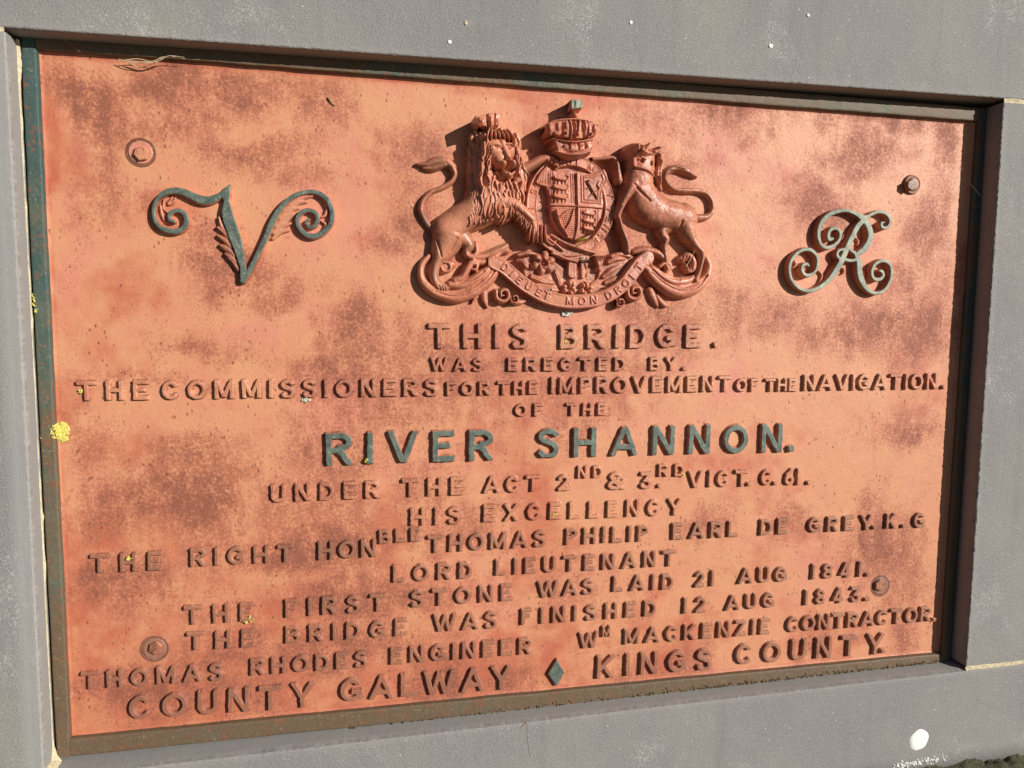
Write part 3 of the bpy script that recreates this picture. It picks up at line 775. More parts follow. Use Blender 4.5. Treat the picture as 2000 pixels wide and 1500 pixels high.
for c in [[(215,360,20),(225,430,36),(250,500,14)], [(250,300,20),(245,380,30),(290,430,10)], [(330,275,16),(300,320,34),(290,345,18)], [(360,280,10),(335,330,22),(300,350,14)]]:
    fl.tube(px(vo, vs, [(x, y, w + 8, 5.5) for x, y, w in c]))
fl.build("leaf", m_letter, pv)

ro, rs = (1500, 390), 7.143
fr_ = Field(1535, 400, 1755, 590, .0007)
flat_tubes(fr_, ro, rs, [
  [(905,545,40),(858,550,52),(850,480,52),(880,420,48),(940,398,42),(1000,428,44),(1016,510,44),(980,590,46),(900,652,50),(820,668,50),(752,630,48),(718,550,50),(712,460,60),(742,350,70),(800,262,72),(890,192,62),(1000,158,48),(1100,150,44),(1200,180,52),(1290,230,72),(1370,305,90),(1420,400,92),(1438,500,92),(1410,600,92),(1350,690,90),(1285,740,80),(1240,768,60)],
  [(1320,300,72),(1250,385,80),(1180,520,82),(1120,650,86),(1060,790,92),(1010,900,92),(930,1030,86),(840,1140,72),(730,1220,56),(620,1268,52),(520,1265,46),(420,1220,42),(342,1130,42),(308,1020,44),(312,910,46),(352,812,46),(432,732,46),(530,692,50),(620,712,50),(688,790,46),(700,890,42),(670,990,42),(600,1050,46),(530,1050,46),(482,990,42),(492,920,46),(545,898,40),(575,925,18)],
  [(1290,232,60),(1380,240,50),(1450,202,46),(1550,168,42),(1640,186,46),(1700,250,42),(1706,330,42),(1660,390,42),(1600,380,42),(1590,330,38),(1625,314,18)],
  [(1060,690,36),(992,712,38),(972,770,42),(1002,822,42)], [(1160,700,42),(1225,758,44),(1238,828,44),(1160,850,44),(1090,838,44)],
  [(1240,780,70),(1275,870,90),(1282,980,96),(1302,1090,98),(1362,1212,72),(1450,1290,48),(1550,1302,42),(1640,1250,42),(1702,1150,42),(1730,1040,42),(1718,930,42),(1660,862,46),(1580,856,46),(1502,900,46),(1462,980,46),(1462,1060,46),(1502,1108,46),(1570,1108,46),(1614,1060,42),(1598,1002,44),(1558,992,18)]], 16.5, 8)
fr_.rough(.35, 80)
pr = fr_.build("royal_initial", m_greyg, plaque, label="ornate grey green letter R of looping scrolls")
for c in [[(380,860,30),(400,910,40),(360,950,14)], [(720,1000,16),(760,1060,40),(720,1160,30),(640,1230,10)], [(1060,960,14),(1070,1010,36),(1040,1040,12)], [(1240,540,16),(1270,590,40),(1250,640,14)], [(1060,480,10),(1050,510,26),(1040,560,10)], [(1350,1000,12),(1360,1060,30),(1340,1090,10)]]:
    us, vs2 = [ro[0] + q[0] / rs for q in c], [ro[1] + q[1] / rs for q in c]
    fl = Field(min(us) - 6, min(vs2) - 6, max(us) + 6, max(vs2) + 6, .0007)
    fl.tube(px(ro, rs, [(x, y, w + 6, 6.5) for x, y, w in c]))
    fl.build("leaf", m_letter, pr)

# ------------------------------------------------------------------ fixing bolts
def bolt(u, v, r_w, r_h, h_w, h_h, du, dv, rot, label, recess, mats=None):
    cx, cz = at(u, v); k = unit(u, v); mw, mh = mats or (m_bolt, m_hex)
    f = Field(u - r_w * 1.5, v - r_w * 1.5, u + r_w * 1.5, v + r_w * 1.5, .0007)
    X, Z = np.meshgrid(f.X, f.Z, indexing='ij'); d = np.hypot(X - cx, Z - cz); R = r_w * k
    if recess:
        h = np.where(d < R, h_w * np.clip((R - d) / .0016, 0, 1) ** .7, -1)
        ring = (d > R * 1.04) & (d < R * 1.30)
        h = np.where(d >= R, np.where(d < R * 1.24, .0006, h), h)
    else:
        h = np.where(d < R, h_w * np.sqrt(np.maximum(0, 1 - (d / R) ** 4)), -1); h = np.where((d < R) & (d > R * .1), h - .0035 * np.exp(-((d - R * .72) / (R * .1)) ** 2), h)
    f.H = np.where(h > 0, h, -.002)
    b = f.build("fixing_bolt", mw, plaque, label=label)
    hx, hz = at(u + du, v + dv, h_h); n = 6
    ang = [rot + i * math.pi / 3 for i in range(6)]
    Rh = r_h * k
    V, F = [], []
    for rr, y in ((1.0, -.0005), (1.0, -(h_h - .0014)), (.88, -h_h)):
        for a in ang: V.append((hx + Rh * rr * math.cos(a), y, hz + Rh * rr * math.sin(a)))
    for ring in range(2):
        for i in range(6): F.append((ring * 6 + i, ring * 6 + (i + 1) % 6, ring * 6 + 6 + (i + 1) % 6, ring * 6 + 6 + i))
    V.append((hx, -h_h - .0004, hz))
    for i in range(0, 6): F.append((12 + i, 12 + (i + 1) % 6, 18, 18))
    me = bpy.data.meshes.new("hex_head"); me.from_pydata(V, [], [tuple(dict.fromkeys(q)) for q in F]); me.update()
    me.materials.append(mh)
    va = np.array(V)
    for kk, a in paint_attrs(va).items():
        me.attributes.new(kk, 'FLOAT', 'POINT').data.foreach_set("value", np.ascontiguousarray(a, np.float32))
    o = bpy.data.objects.new("hex_head", me); C.objects.link(o); o.parent = b
bolt(275, 298, 24, 15, .0026, .010, 0, 1, .2, "glossy bolt in a wide washer, above the letter V", True)
bolt(1779, 361, 18, 10.5, .010, .016, 3, 0, .5, "bolt with a domed washer, above the letter R", False, (m_plug, m_plug))
bolt(302, 1267, 22, 14, .0014, .0062, 1, 0, .35, "dull bolt set in a flush round plug at lower left", True, (m_plug, m_dirty))
bolt(1719, 1144, 16, 11, .0022, .0075, 1, 0, .6, "bolt in a round plug beside the last date", True, (m_plug, m_dirty))

# ------------------------------------------------------------------ royal arms
arms = holder("coat_of_arms", plaque, "high relief royal arms held by a lion and a unicorn")
def T(f, pts, **k): return f.tube(pts, **k)

# --- lion
L = Field(800, 205, 1110, 575, .0008)
T(L, [(856,455,7,10),(838,440,7,11),(826,420,6.5,13),(823,404,6.5,14),(829,388,6,14),(843,374,5.5,14),(866,364,5.5,15),(882,353,6,16),(889,338,6.5,17),(884,324,8,18)])
T(L, [(886,324,8,18),(872,314,11,19),(852,314,11,18),(834,320,8,15),(814,320,3,10)])
T(L, [(870,321,5,20),(846,328,6,15),(826,328,2,10)])
# hind quarters and trunk
L.ball(880, 447, 36, 34, 34, ang=.3, flat=2.4)
T(L, [(878,446,32,34),(905,425,30,36),(935,408,36,42),(962,385,46,47)], flat=2.6)
T(L, [(962,270,34,40),(962,300,42,42),(964,335,46,42),(972,370,44,44),(985,395,38,44)], flat=3.0)     # mane mass
T(L, [(928,285,12,26),(924,330,12,26),(922,380,12,28)], flat=2.4)
T(L, [(1004,275,13,30),(1013,310,13,30),(1017,345,15,33),(1010,380,20,42)], flat=2.6)
# haunch, leg to the ground
T(L, [(882,455,34,34),(868,485,25,30),(858,505,15,26),(850,525,11,24),(850,545,11,24),(860,560,12,25),(872,562,9,22)])
T(L, [(905,462,20,24),(918,478,13,22),(912,490,9,20),(918,500,8,20),(945,500,9,20),(975,488,9,20),(990,480,7,17)])
# near fore leg, paw with claws
T(L, [(975,392,26,48),(1004,396,18,50),(1026,412,14,48),(1042,428,12,46)], flat=2.2)
T(L, [(1040,424,12,46),(1046,445,14,43),(1049,458,13,40)])
for k in range(5):
    u0 = 1036 + k * 7; T(L, [(u0 + 2, 440, 4.2, 43), (u0 - 1 + k * .8, 458, 4.2, 43), (u0 - 2 + k * 1.6, 472 + (k % 2) * 2 - abs(k - 2), 2.6, 36)])
# far fore leg over the garter
T(L, [(1015,335,12,30),(1040,320,11,31),(1062,309,11,32),(1080,308,10,32),(1088,318,8,30),(1086,330,6,28)])
for k in range(4): L.ball(1072 + k * 6, 312 + k * 4, 5, 5, 35)
# head, turned a little to the right
L.ball(970, 288, 30, 29, 61, flat=2.6); L.ball(979, 306, 24, 22, 59, flat=2.4)
T(L, [(983,278,13,60.5),(989,293,12,62.5),(994,304,11,65)], flat=2.6); L.ball(996, 290, 17, 22, 57, flat=2.6)                                         # bridge of the nose
L.ball(995, 306, 10, 6, 68.5); L.ball(985, 316, 13, 10.5, 65.5); L.ball(1004, 315, 11.5, 10, 65); L.ball(948, 263, 9, 10, 57); L.ball(1009, 262, 7, 9, 52)  # nose, muzzle
L.add([(968,325,3,60),(983,329.5,4.5,63),(997,329.5,4.5,63),(1011,324,3.5,60)], -13); L.add([(993,312,1.6,66),(994,325,1.8,66)], -4)             # mouth
L.ball(995, 338, 9.5, 8, 59); T(L, [(984,333,4,56),(996,341,6,57),(1006,334,4,54)])              # chin
L.add([(966,322,3.5,56),(970,338,4.5,55),(982,349,5,55),(998,351,4.5,54),(1008,345,3,54)], -12)
L.add([(967,287,3.5,60),(974,289.5,3.8,62),(979,289.5,3,63)], -3.5); L.add([(995,288.5,3,61),(1002,287.5,3.5,59)], -3.5)      # eyes
L.ball(973, 289.5, 3, 2.4, 61.5); L.ball(999, 288, 2.6, 2.3, 60)
T(L, [(960,285,3,61),(969,281,4,63.5),(979,283,3,64)]); T(L, [(991,281.5,3,64),(999,280,3,62),(1005,284,2.5,58)])
# locks of the mane
r2 = random.Random(3)
def lock(u, v, du, dv, n, r, a, wav=3):
    if ((u + du / 2 - 986) / 29) ** 2 + ((v + dv / 2 - 300) / 42) ** 2 < 1: return
    pts = []; ph = r2.uniform(0, 6)
    for i in range(n):
        t = i / (n - 1)
        pts.append((u + du * t + wav * math.sin(ph + t * 7), v + dv * t, r * (1 - .65 * t), 46))
    L.add(pts, a, n=4)
def strand_(u, v, du, ln, r, h0, h1, sw):
    pts = []; ph = r2.uniform(0, 6.28)
    for k in range(6):
        t = k / 5
        pts.append((u + du * t + sw * math.sin(ph + t * 4.6), v + ln * t, r * (1 - .6 * t ** 1.6), h0 + (h1 - h0) * t))
    T(L, pts, base=16, flat=2.2, n=5)
    L.add([(p[0] + .6, p[1], max(.7, p[2] * .22), p[3]) for p in pts[:-1]], -1.3, n=4)
for row, v0 in enumerate((262, 286, 312, 340, 366, 388)):               # back of the mane, falling behind
    for q in range(4):
        strand_(921 + q * 7 + r2.uniform(-2, 2) + (5 if row == 0 else 0), v0 + r2.uniform(-5, 5), r2.uniform(-6, 2), 40, 5.2, 28 + q * 4.5, 23 + q * 4.5, 2.6)
for row, v0 in enumerate((300, 322, 344, 366, 384)):                     # beside the cheek and down the chest
    for q in range(4):
        u0 = 944 + q * 7 + r2.uniform(-2, 2)
        if v0 < 330 and u0 > 958: continue
        strand_(u0, v0 + r2.uniform(-6, 4), r2.uniform(-5, 4), 38, 5.0, 50, 46, 2.4)
for row, v0 in enumerate((356, 374, 392)):
    for q in range(8):
        strand_(970 + q * 7 + r2.uniform(-2, 2), v0 + r2.uniform(-4, 4), r2.uniform(-4, 6), 27, 4.6, 51 - q * .6, 47 - q * .6, 2.2)
for row, v0 in enumerate((262, 282, 302, 322, 342)):                     # far side of the head
    for q in range(2):
        strand_(1006 + row * 3.2 + q * 6, v0 + r2.uniform(-4, 4), r2.uniform(2, 7), 32, 4.4, 37 - q * 4, 32 - q * 4, 2.0)
# the two long locks framing the face and the fringe under the crown
for k in range(8):
    strand_(956 - 2.4 * min(k, 4) - r2.uniform(0, 3), 262 + 9 * k + r2.uniform(-3, 3), r2.uniform(-9, -3), 24, 4.6, 57 - k * .5, 52 - k * .5, 2.4)
for k in range(7):
    strand_(957 + r2.uniform(-2, 2), 280 + 11 * k + r2.uniform(-3, 3), r2.uniform(-7, -1), 24, 4.2, 57.5 - k * .6, 53 - k * .6, 2.2)
for k in range(8):
    strand_(1000 + 3.0 * k + r2.uniform(-1, 2), 258 + 9 * k + r2.uniform(-3, 3), r2.uniform(3, 9), 22, 4.2, 44 - k * 1.0, 38 - k * 1.0, 2.0)
for k in range(7): T(L, [(956 + k * 6, 254 - abs(k - 3) * .8, 3.4, 58), (953 + k * 8, 262, 3.6, 60), (952 + k * 9, 270 + abs(k - 3), 1.6, 58)], base=20)
for i in range(30):
    strand_(912 + r2.uniform(0, 78), 402 + r2.uniform(0, 22), r2.uniform(-6, 3), 18, 3.4, 42, 37, 1.5)
for i in range(16):
    strand_(1000 + i * 2.2, 396 + i * 2.6 + r2.uniform(-3, 3), -2, 18, 3.0, 44, 38, 1.2)
L.add([(855,470,3,30),(862,500,2.5,28)], -3); L.add([(893,465,3,34),(880,490,2.5,30)], -2.5)
for k in range(4): L.add([(858 + k * 5, 557, 1.6, 25), (861 + k * 5, 567, 1.4, 22)], -3)
L.rough(.6, 70)
L.build("lion", m_arms, arms, label="crowned lion with thick mane facing right")
# crown of the lion
K = Field(915, 210, 1000, 262, .0007)
K.poly([(927,226),(936,222),(948,217),(966,215),(977,220),(981,231),(976,248),(944,252),(934,242)], 52, 5, 7, smooth=True)
K.add([(951,220,3,58),(954,246,2.6,58)], -6); K.add([(966,218,2.4,58),(966,246,2.2,58)], -3.5)
K.ball(943, 236, 9, 13, 57, base=30); K.ball(960, 234, 8, 15, 62, base=30); K.ball(973, 234, 6, 12, 58, base=30)
T(K, [(930,226,3,56),(935,242,3,58),(945,252,3.4,62),(960,254,3.6,64),(978,250,3.4,60)])
K.ball(957, 254, 4, 3.6, 67)
K.rough(.6, 90).blur(1)
K.build("small_crown", m_arms, arms, label="worn little crown on the lion's head")

# --- unicorn (head thrown back, horn broken)
U = Field(1150, 265, 1405, 560, .0008)
T(U, [(1256,362,32,43),(1274,394,36,43),(1300,412,33,41),(1325,418,30,40),(1347,424,28,38)], flat=2.3)
T(U, [(1266,304,24,44),(1260,326,30,45),(1256,352,33,44)], flat=2.5)
U.ball(1250, 290, 20, 18, 54, flat=2.4); T(U, [(1245,288,13,53),(1240,302,12,50),(1240,318,12,47)])
T(U, [(1262,297,12,52),(1277,297,8,50),(1289,292,6,48),(1293,288,4.5,46),(1287,286,3,44)])
T(U, [(1264,290,7,52),(1269,283,5,51),(1271,278,2.5,49)])
T(U, [(1290,300,7,36),(1294,320,8,35),(1288,345,9,36),(1292,370,7,34)])                          # mane behind
U.add([(1239,324,2.6,46),(1262,330,2.6,46),(1285,342,2.2,44)], 3.2); U.add([(1240,328,1.8,46),(1262,335,1.8,46),(1284,346,1.8,44)], -2.5)
for u, v in ((1255, 313), (1275, 318)): U.ball(u, v, 3.6, 4.6, 45, mode='add', amp=-9)
for i in range(16): U.add([(1236 + r2.uniform(0, 30), 278 + r2.uniform(0, 22), 2.6, 54), (1240 + r2.uniform(0, 30), 284 + r2.uniform(0, 22), 2.2, 54), (1246 + r2.uniform(0, 20), 292 + r2.uniform(0, 20), 1.6, 52)], 2.6, n=4)
for i in range(9): U.add([(1286 + r2.uniform(0, 9), 302 + i * 6, 2.4, 36), (1282 + r2.uniform(0, 9), 312 + i * 6, 2.4, 36), (1284, 320 + i * 6, 1.2, 34)], 3, n=4)
U.add([(1272,292,3.5,50),(1277,296,3,50)], -6)
# fore legs
T(U, [(1244,356,19,44),(1230,376,13,43),(1217,400,10,40),(1209,421,9,37)]); T(U, [(1210,420,8,36),(1216,445,6,32),(1222,460,6,31),(1227,474,7.5,31),(1229,490,9,30)])
T(U, [(1212,350,11,32),(1209,330,8,31),(1207,316,7,30),(1198,307,6.5,30),(1178,309,6,29),(1160,310,6.5,28)])
# hind legs
T(U, [(1344,420,28,38),(1350,445,21,36),(1356,465,14,33),(1366,482,10,31),(1375,493,9.5,30),(1373,510,7.5,28),(1368,530,7,26),(1362,546,9,25)])
T(U, [(1318,430,22,26),(1296,450,12,25),(1304,466,10,24),(1300,482,7,22),(1302,500,7,22),(1304,514,9,21)])
T(U, [(1366,424,8,16),(1382,423,7,15),(1393,412,6.5,14),(1393,394,6,14),(1384,379,6,14),(1366,372,6,14),(1342,371,6,15),(1322,369,6,16),(1308,360,6,16),(1301,346,6,16),(1306,334,6.5,17),(1318,328,8,17),(1334,328,9,17),(1348,335,8,16),(1362,345,3,12)])
U.add([(1312,334,2,17),(1330,334,2,17),(1350,342,1.4,16)], -4); U.add([(1320,324,2,17),(1338,329,2,17)], 2.5)
U.add([(1240,360,3,44),(1256,378,3,44),(1270,392,2,42)], -3.5); U.add([(1333,432,3,38),(1330,452,2.4,36)], -3.5)
U.rough(.8, 60).rough(.5, 160).blur(1)
U.build("unicorn", m_arms, arms, label="unicorn with broken face and horn, tail curled")

# --- great crown
K = Field(1055, 185, 1190, 318, .0007)
T(K, [(1088,285,9,40),(1110,288,9,50),(1130,289,9,51),(1153,285,9,47)], flat=5)
K.poly([(1080,270),(1120,276),(1158,271),(1156,298),(1122,303),(1088,299)], 45, 3, 3)
K.poly([(1084,270),(1070,258),(1066,246),(1074,236),(1098,231),(1126,230),(1150,233),(1166,239),(1173,252),(1167,264),(1156,272),(1122,277)], 44, 6, 7, smooth=True)
T(K, [(1078,270,4,44),(1100,274,4.5,53),(1126,276,4.5,56),(1159,271,4,51)]); T(K, [(1086,295,5,44),(1106,300,5.5,54),(1127,301,5.5,56),(1154,295,5,51)])
for u, v, ru in ((1076,249,9),(1092,246,8),(1108,244,8),(1145,245,9),(1163,250,8)): K.ball(u, v, ru, 14, 54, base=30)
T(K, [(1071,243,5,44),(1082,236,5.5,49),(1104,232.5,5.5,52),(1126,232,5.5,54),(1150,234.5,5.5,51),(1168,243,5,45)])
T(K, [(1114,234,4,53),(1118,250,5,55),(1116,270,4,52)]); T(K, [(1150,236,3.5,52),(1152,252,4,54),(1150,268,3.5,50)]); T(K, [(1133,234,3.5,54),(1131,262,4,55)])
for u, v in ((1108,257),(1157,259),(1130,258)): K.ball(u, v, 6, 5.5, 59)
K.add([(1122,240,4,55),(1123,268,4,55)], -6); K.add([(1140,238,3.5,54),(1141,268,4,54)], -4.5); K.add([(1099,240,3,52),(1099,268,3,52)], -4)
for u in (1104, 1117, 1125, 1138, 1149): K.ball(u, 284, 4.5, 5, 53, mode='max', base=20)
K.add([(1112,279,1.8,50),(1112,291,1.8,50)], -5); K.add([(1131,280,1.8,50),(1131,292,1.8,50)], -5); K.add([(1144,279,1.8,50),(1144,290,1.8,50)], -4)
K.ball(1125, 223, 10, 9, 42); 
K.rough(.7, 80).blur(1)
K.build("royal_crown", m_arms, arms, label="large jewelled crown above the shield")
Q = Field(1105, 183, 1150, 224, .0007)
Q.poly([(1114.5,192),(1139,192.5),(1140.5,212),(1115,214)], 40, 2.2)
Q.ball(1120, 203, 5, 8, 40, mode='add', amp=-2.2); Q.ball(1134, 199, 4, 6, 40, mode='add', amp=-1.8); Q.rough(.5, 120)
Q.build("crown_finial", m_greyg, arms, label="square dark green finial block on top of the crown")

# --- garter belt round the shield
G = Field(1015, 295, 1220, 560, .0007)
gc, gr, gR = (1116, 402), (66, 73), (89, 97)
Xg, Zg = np.meshgrid(G.X, G.Z, indexing='ij')
cx, cz = at(*gc, .022); kk = unit(*gc)
a_, b_ = (Xg - cx) / kk, (Zg - cz) / kk
q1, q2 = np.hypot(a_ / gR[0], b_ / gR[1]), np.hypot(a_ / gr[0], b_ / gr[1])
band = (q1 < 1) & (q2 > 1)
ed = np.minimum((1 - q1) * 90, (q2 - 1) * 68)
G.H = np.where(q1 < 1, .011, G.H)
G.H = np.where(band, .020 * np.clip(ed / 2.2, 0, 1) ** .5 + .0022 * np.exp(-((ed - 2.4) / 1.5) ** 2), G.H)
G.H = np.maximum(G.H, np.where(q1 < 1, .011, -.002))
def relief_text(f, items, hmm, amp, size, weight=1.0):
    """items: (char, u, v, angle) - letters raised on a curved band"""
    for ch, u, v, ang in items:
        x, z = at(u, v, hmm / 1000); k = unit(u, v) * size; w = glyph(ch)[0]
        R = k * 1.0
        i0, i1, j0, j1 = f._sub(x - R, x + R, z - R, z + R)
        X, Z = f.X[i0:i1, None] - x, f.Z[None, j0:j1] - z
        c, s = math.cos(ang), math.sin(ang)
        gx, gy = (X * c + Z * s) / k + w / 2, (-X * s + Z * c) / k + .5
        D = glyph_sdf(ch, gx, gy) * k
        t = np.clip(.5 - D / .0009, 0, 1)
        S = f.H[i0:i1, j0:j1]; m = S > 0; S[m] += (amp / 1000 * t)[m]
txt = "HONI SOIT QUI MAL Y PENSE"
items = []
for i, ch in enumerate(txt):
    if ch == ' ': continue
    a = math.radians(217 - i * 11.25)
    items.append((ch, gc[0] + 77.5 * math.cos(a), gc[1] - 85 * math.sin(a), a - math.pi / 2))
relief_text(G, items, 20, 2.6, 13)
# buckle and hanging strap end
T(G, [(1068,462,5,27),(1078,470,5,28),(1093,482,5,28),(1100,488,5,27)]); T(G, [(1066,470,4,27),(1074,460,4,27),(1086,466,4,27),(1080,478,4,27),(1068,470,4,27)])
T(G, [(1077,458,4,29),(1100,472,4.5,31),(1125,482,4.5,32),(1150,490,4.5,31),(1163,493,4,29)], flat=3)
G.poly([(1104,484),(1152,494),(1153,509),(1128,511),(1100,501)], 18, 2)
T(G, [(1080,494,4,23),(1104,504,4,24),(1128,511,4,24)], flat=3)
G.poly([(1109,510),(1129,510),(1131,540),(1124,545),(1113,544),(1108,538)], 19, 2)
G.poly([(1133,512),(1152,512),(1148,527),(1150,540),(1140,546),(1134,544)], 17, 2)
G.add([(1140,514,1.6,17),(1145,530,1.6,17),(1143,542,1.4,17)], -3); G.add([(1126,514,1.3,19),(1127,538,1.3,19)], -3)
G.rough(.5, 90).blur(1)
G.build("garter_belt", m_arms, arms, label="oval garter belt with small raised motto letters and buckle")

# --- shield
Sh = Field(1035, 315, 1200, 480, .0006)
Sh.poly([(1067,322),(1078,331),(1092,334),(1110,331),(1128,333),(1150,338),(1166,336),(1180,328),(1186,338),(1189,351),(1181,362),(1177,372),(1180,400),(1175,426),(1160,449),(1140,462),(1122,471),(1102,464),(1088,452),(1077,430),(1073,400),(1073,384),(1066,366),(1052,362),(1044,357),(1053,338)], 26, 1.5, 5)
T(Sh, [(1128,338,2.6,35),(1129,380,2.6,36),(1130,402,3,37),(1129,440,2.6,36),(1123,468,2.4,32)]); T(Sh, [(1075,400,2.4,34),(1130,402,2.6,37),(1178,406,2.4,34)])
hatch = lambda a, b, n, amp=-1.5, w=1.1: [Sh.add([(a[0] + (b[0] - a[0]) * i / (n - 1), a[1], w, 30), (a[2] + (b[2] - a[2]) * i / (n - 1), a[3], w, 30)], amp) for i in range(n)]
# vertical lines of the first and fourth quarters
for i in range(9): Sh.add([(1052 + i * 3.2, 352 - i * 3.0, 1.0, 29), (1053 + i * 3.2, 358 + (i > 3) * 2, 1.0, 29)], -1.6)
for u in (1072, 1076, 1080, 1114, 1118, 1122): Sh.add([(u, 340, 1.1, 31), (u + 1, 396, 1.1, 31)], -1.8)
for u in (1134, 1138, 1142, 1164, 1168): Sh.add([(u, 410, 1.1, 31), (u - 1, 455 - (u > 1150) * 14, 1.1, 31)], -1.8)
def passant(u, v, s):
    T(Sh, [(u - 9*s, v - 2*s, 3*s, 36), (u, v, 3.4*s, 37), (u + 8*s, v + 1*s, 3*s, 36)]); Sh.ball(u - 10*s, v - 5*s, 3.4*s, 3.4*s, 38)
    for k in (-8, -3, 4, 9): T(Sh, [(u + k*s, v + 2*s, 1.6*s, 35), (u + (k - 1.5)*s, v + 7*s, 1.4*s, 34)])
    T(Sh, [(u + 10*s, v, 1.4*s, 35), (u + 13*s, v - 4*s, 1.3*s, 34), (u + 9*s, v - 7*s, 1.2*s, 34)])
for k in range(3): passant(1096, 350 + k * 18, 1.2); passant(1152, 418 + k * 15, 1.05)
# lion rampant in its double border
for off, amp in ((0, 2.2), (5, 2.0)):
    Sh.add([(1136+off,343+off*.6,1.3,32),(1137+off,394-off,1.3,33),(1174-off,397-off,1.3,32),(1174-off,376,1.3,32),(1186-off*1.3,350,1.3,31),(1179-off*.8,333+off,1.3,31),(1160,342+off*.8,1.3,32),(1136+off,343+off*.6,1.3,32)], amp, n=1)
T(Sh, [(1150,356,3,36),(1156,366,3.6,37),(1163,378,3,36)]); Sh.ball(1152, 352, 3.8, 3.6, 38)
for p in ([(1152,360,1.8,36),(1145,352,1.4,35)], [(1156,366,1.8,36),(1146,368,1.4,35)], [(1160,374,2,36),(1152,384,1.5,35)], [(1164,378,2,36),(1168,388,1.5,35)], [(1162,374,1.4,35),(1172,368,1.4,35),(1168,360,1.3,35),(1172,352,1.3,34)]): T(Sh, p)
# harp of the third quarter over horizontal lines
for i in range(13): Sh.add([(1075 + (i > 6) * (i - 6) * 1.4, 408 + i * 4.2, 1.0, 30), (1126, 409 + i * 4.2, 1.0, 32)], -1.4)
T(Sh, [(1088,410,4,36),(1092,424,3.6,38),(1096,438,3.4,38),(1104,450,3,37),(1110,460,3,35)]); T(Sh, [(1096,422,2.2,37),(1108,412,2.2,37),(1124,405,2,36)]); T(Sh, [(1122,408,2,36),(1114,434,2,37),(1104,450,2,36)])
Sh.ball(1089, 411, 4, 4, 39)
for k in range(6): Sh.add([(1100 + k * 3, 422 - k * 2.2, .8, 34), (1106 + k * 2.2, 442 - k * 4, .8, 34)], 1.6)
Sh.rough(.45, 110).blur(1)
Sh.build("quartered_shield", m_arms, arms, label="shield with passant lions, rampant lion and harp")

# --- scrollwork and motto ribbon
W = Field(805, 470, 1405, 615, .0008)
T(W, [(838,500,6,15),(825,516,7,17),(823,538,8,19),(834,558,10,21),(858,573,12,23),(890,579,14,24),(920,570,15,25),(948,551,15,25),(966,532,12,24),(972,520,7,22)], flat=2.6)
T(W, [(880,556,9,20),(905,556,11,24),(930,545,12,25),(952,528,10,24),(958,516,6,22)], flat=2.4)
T(W, [(890,548,8,22),(905,540,8,25),(914,525,9,25),(922,514,8,25),(932,516,6,25),(930,526,5,25),(922,525,3,24)], flat=2.4)
for dv in (-4, 3): W.add([(850,566+dv,2,23),(885,576+dv,2,24),(920,566+dv,2,25),(950,546+dv,2,25),(968,528,1.5,24)], -3.2)
W.add([(895,552,2,24),(922,546,2,25),(946,530,2,25)], -3)
T(W, [(858,522,14,14),(872,520,12,16),(882,516,10,14)]); T(W, [(866,512,3,20),(878,514,4,21),(880,526,4,21),(868,530,4,20),(862,522,3,19)])
T(W, [(930,475,6,16),(932,492,7,18),(925,505,7,20),(940,512,8,20),(962,505,8,20),(978,492,7,18),(990,488,9,18)])
W.rough(.6, 70).blur(1)
W.build("leaf_scroll", m_arms, arms, label="curling leaf scroll under the lion")
W = Field(1230, 475, 1405, 605, .0008)
T(W, [(1262,520,7,22),(1278,538,12,24),(1300,556,14,25),(1328,568,15,25),(1358,564,14,24),(1380,546,11,22),(1388,520,8,19),(1380,500,6,16)], flat=2.6)
T(W, [(1276,524,9,23),(1296,540,11,25),(1320,550,11,25),(1346,548,9,22),(1358,540,6,20)], flat=2.4)
for dv in (-4, 3): W.add([(1275,530+dv,2,24),(1300,552+dv,2,25),(1330,565+dv,2,25),(1362,558+dv,2,24),(1382,538,1.5,20)], -3.2)
W.add([(1284,526,2,24),(1304,540,2,25),(1330,546,2,25)], -3)
T(W, [(1336,506,9,20),(1348,500,9,24),(1357,510,8,25),(1356,524,8,25),(1346,528,6,24),(1342,518,5,24)], flat=2.3)
for k in range(4): W.add([(1337 + k * 5, 500, 1.3, 24), (1333 + k * 6, 514, 1.4, 24), (1340 + k * 4, 528, 1.2, 24)], -3)
T(W, [(1240,492,6,18),(1260,487,8,20),(1284,492,8,20),(1300,505,7,19),(1310,518,8,20),(1304,530,6,18)]); T(W, [(1290,520,5,20),(1300,514,5,21),(1306,524,4,20)])
W.rough(.6, 70).blur(1)
W.build("leaf_scroll", m_arms, arms, label="curling leaf scroll under the unicorn")
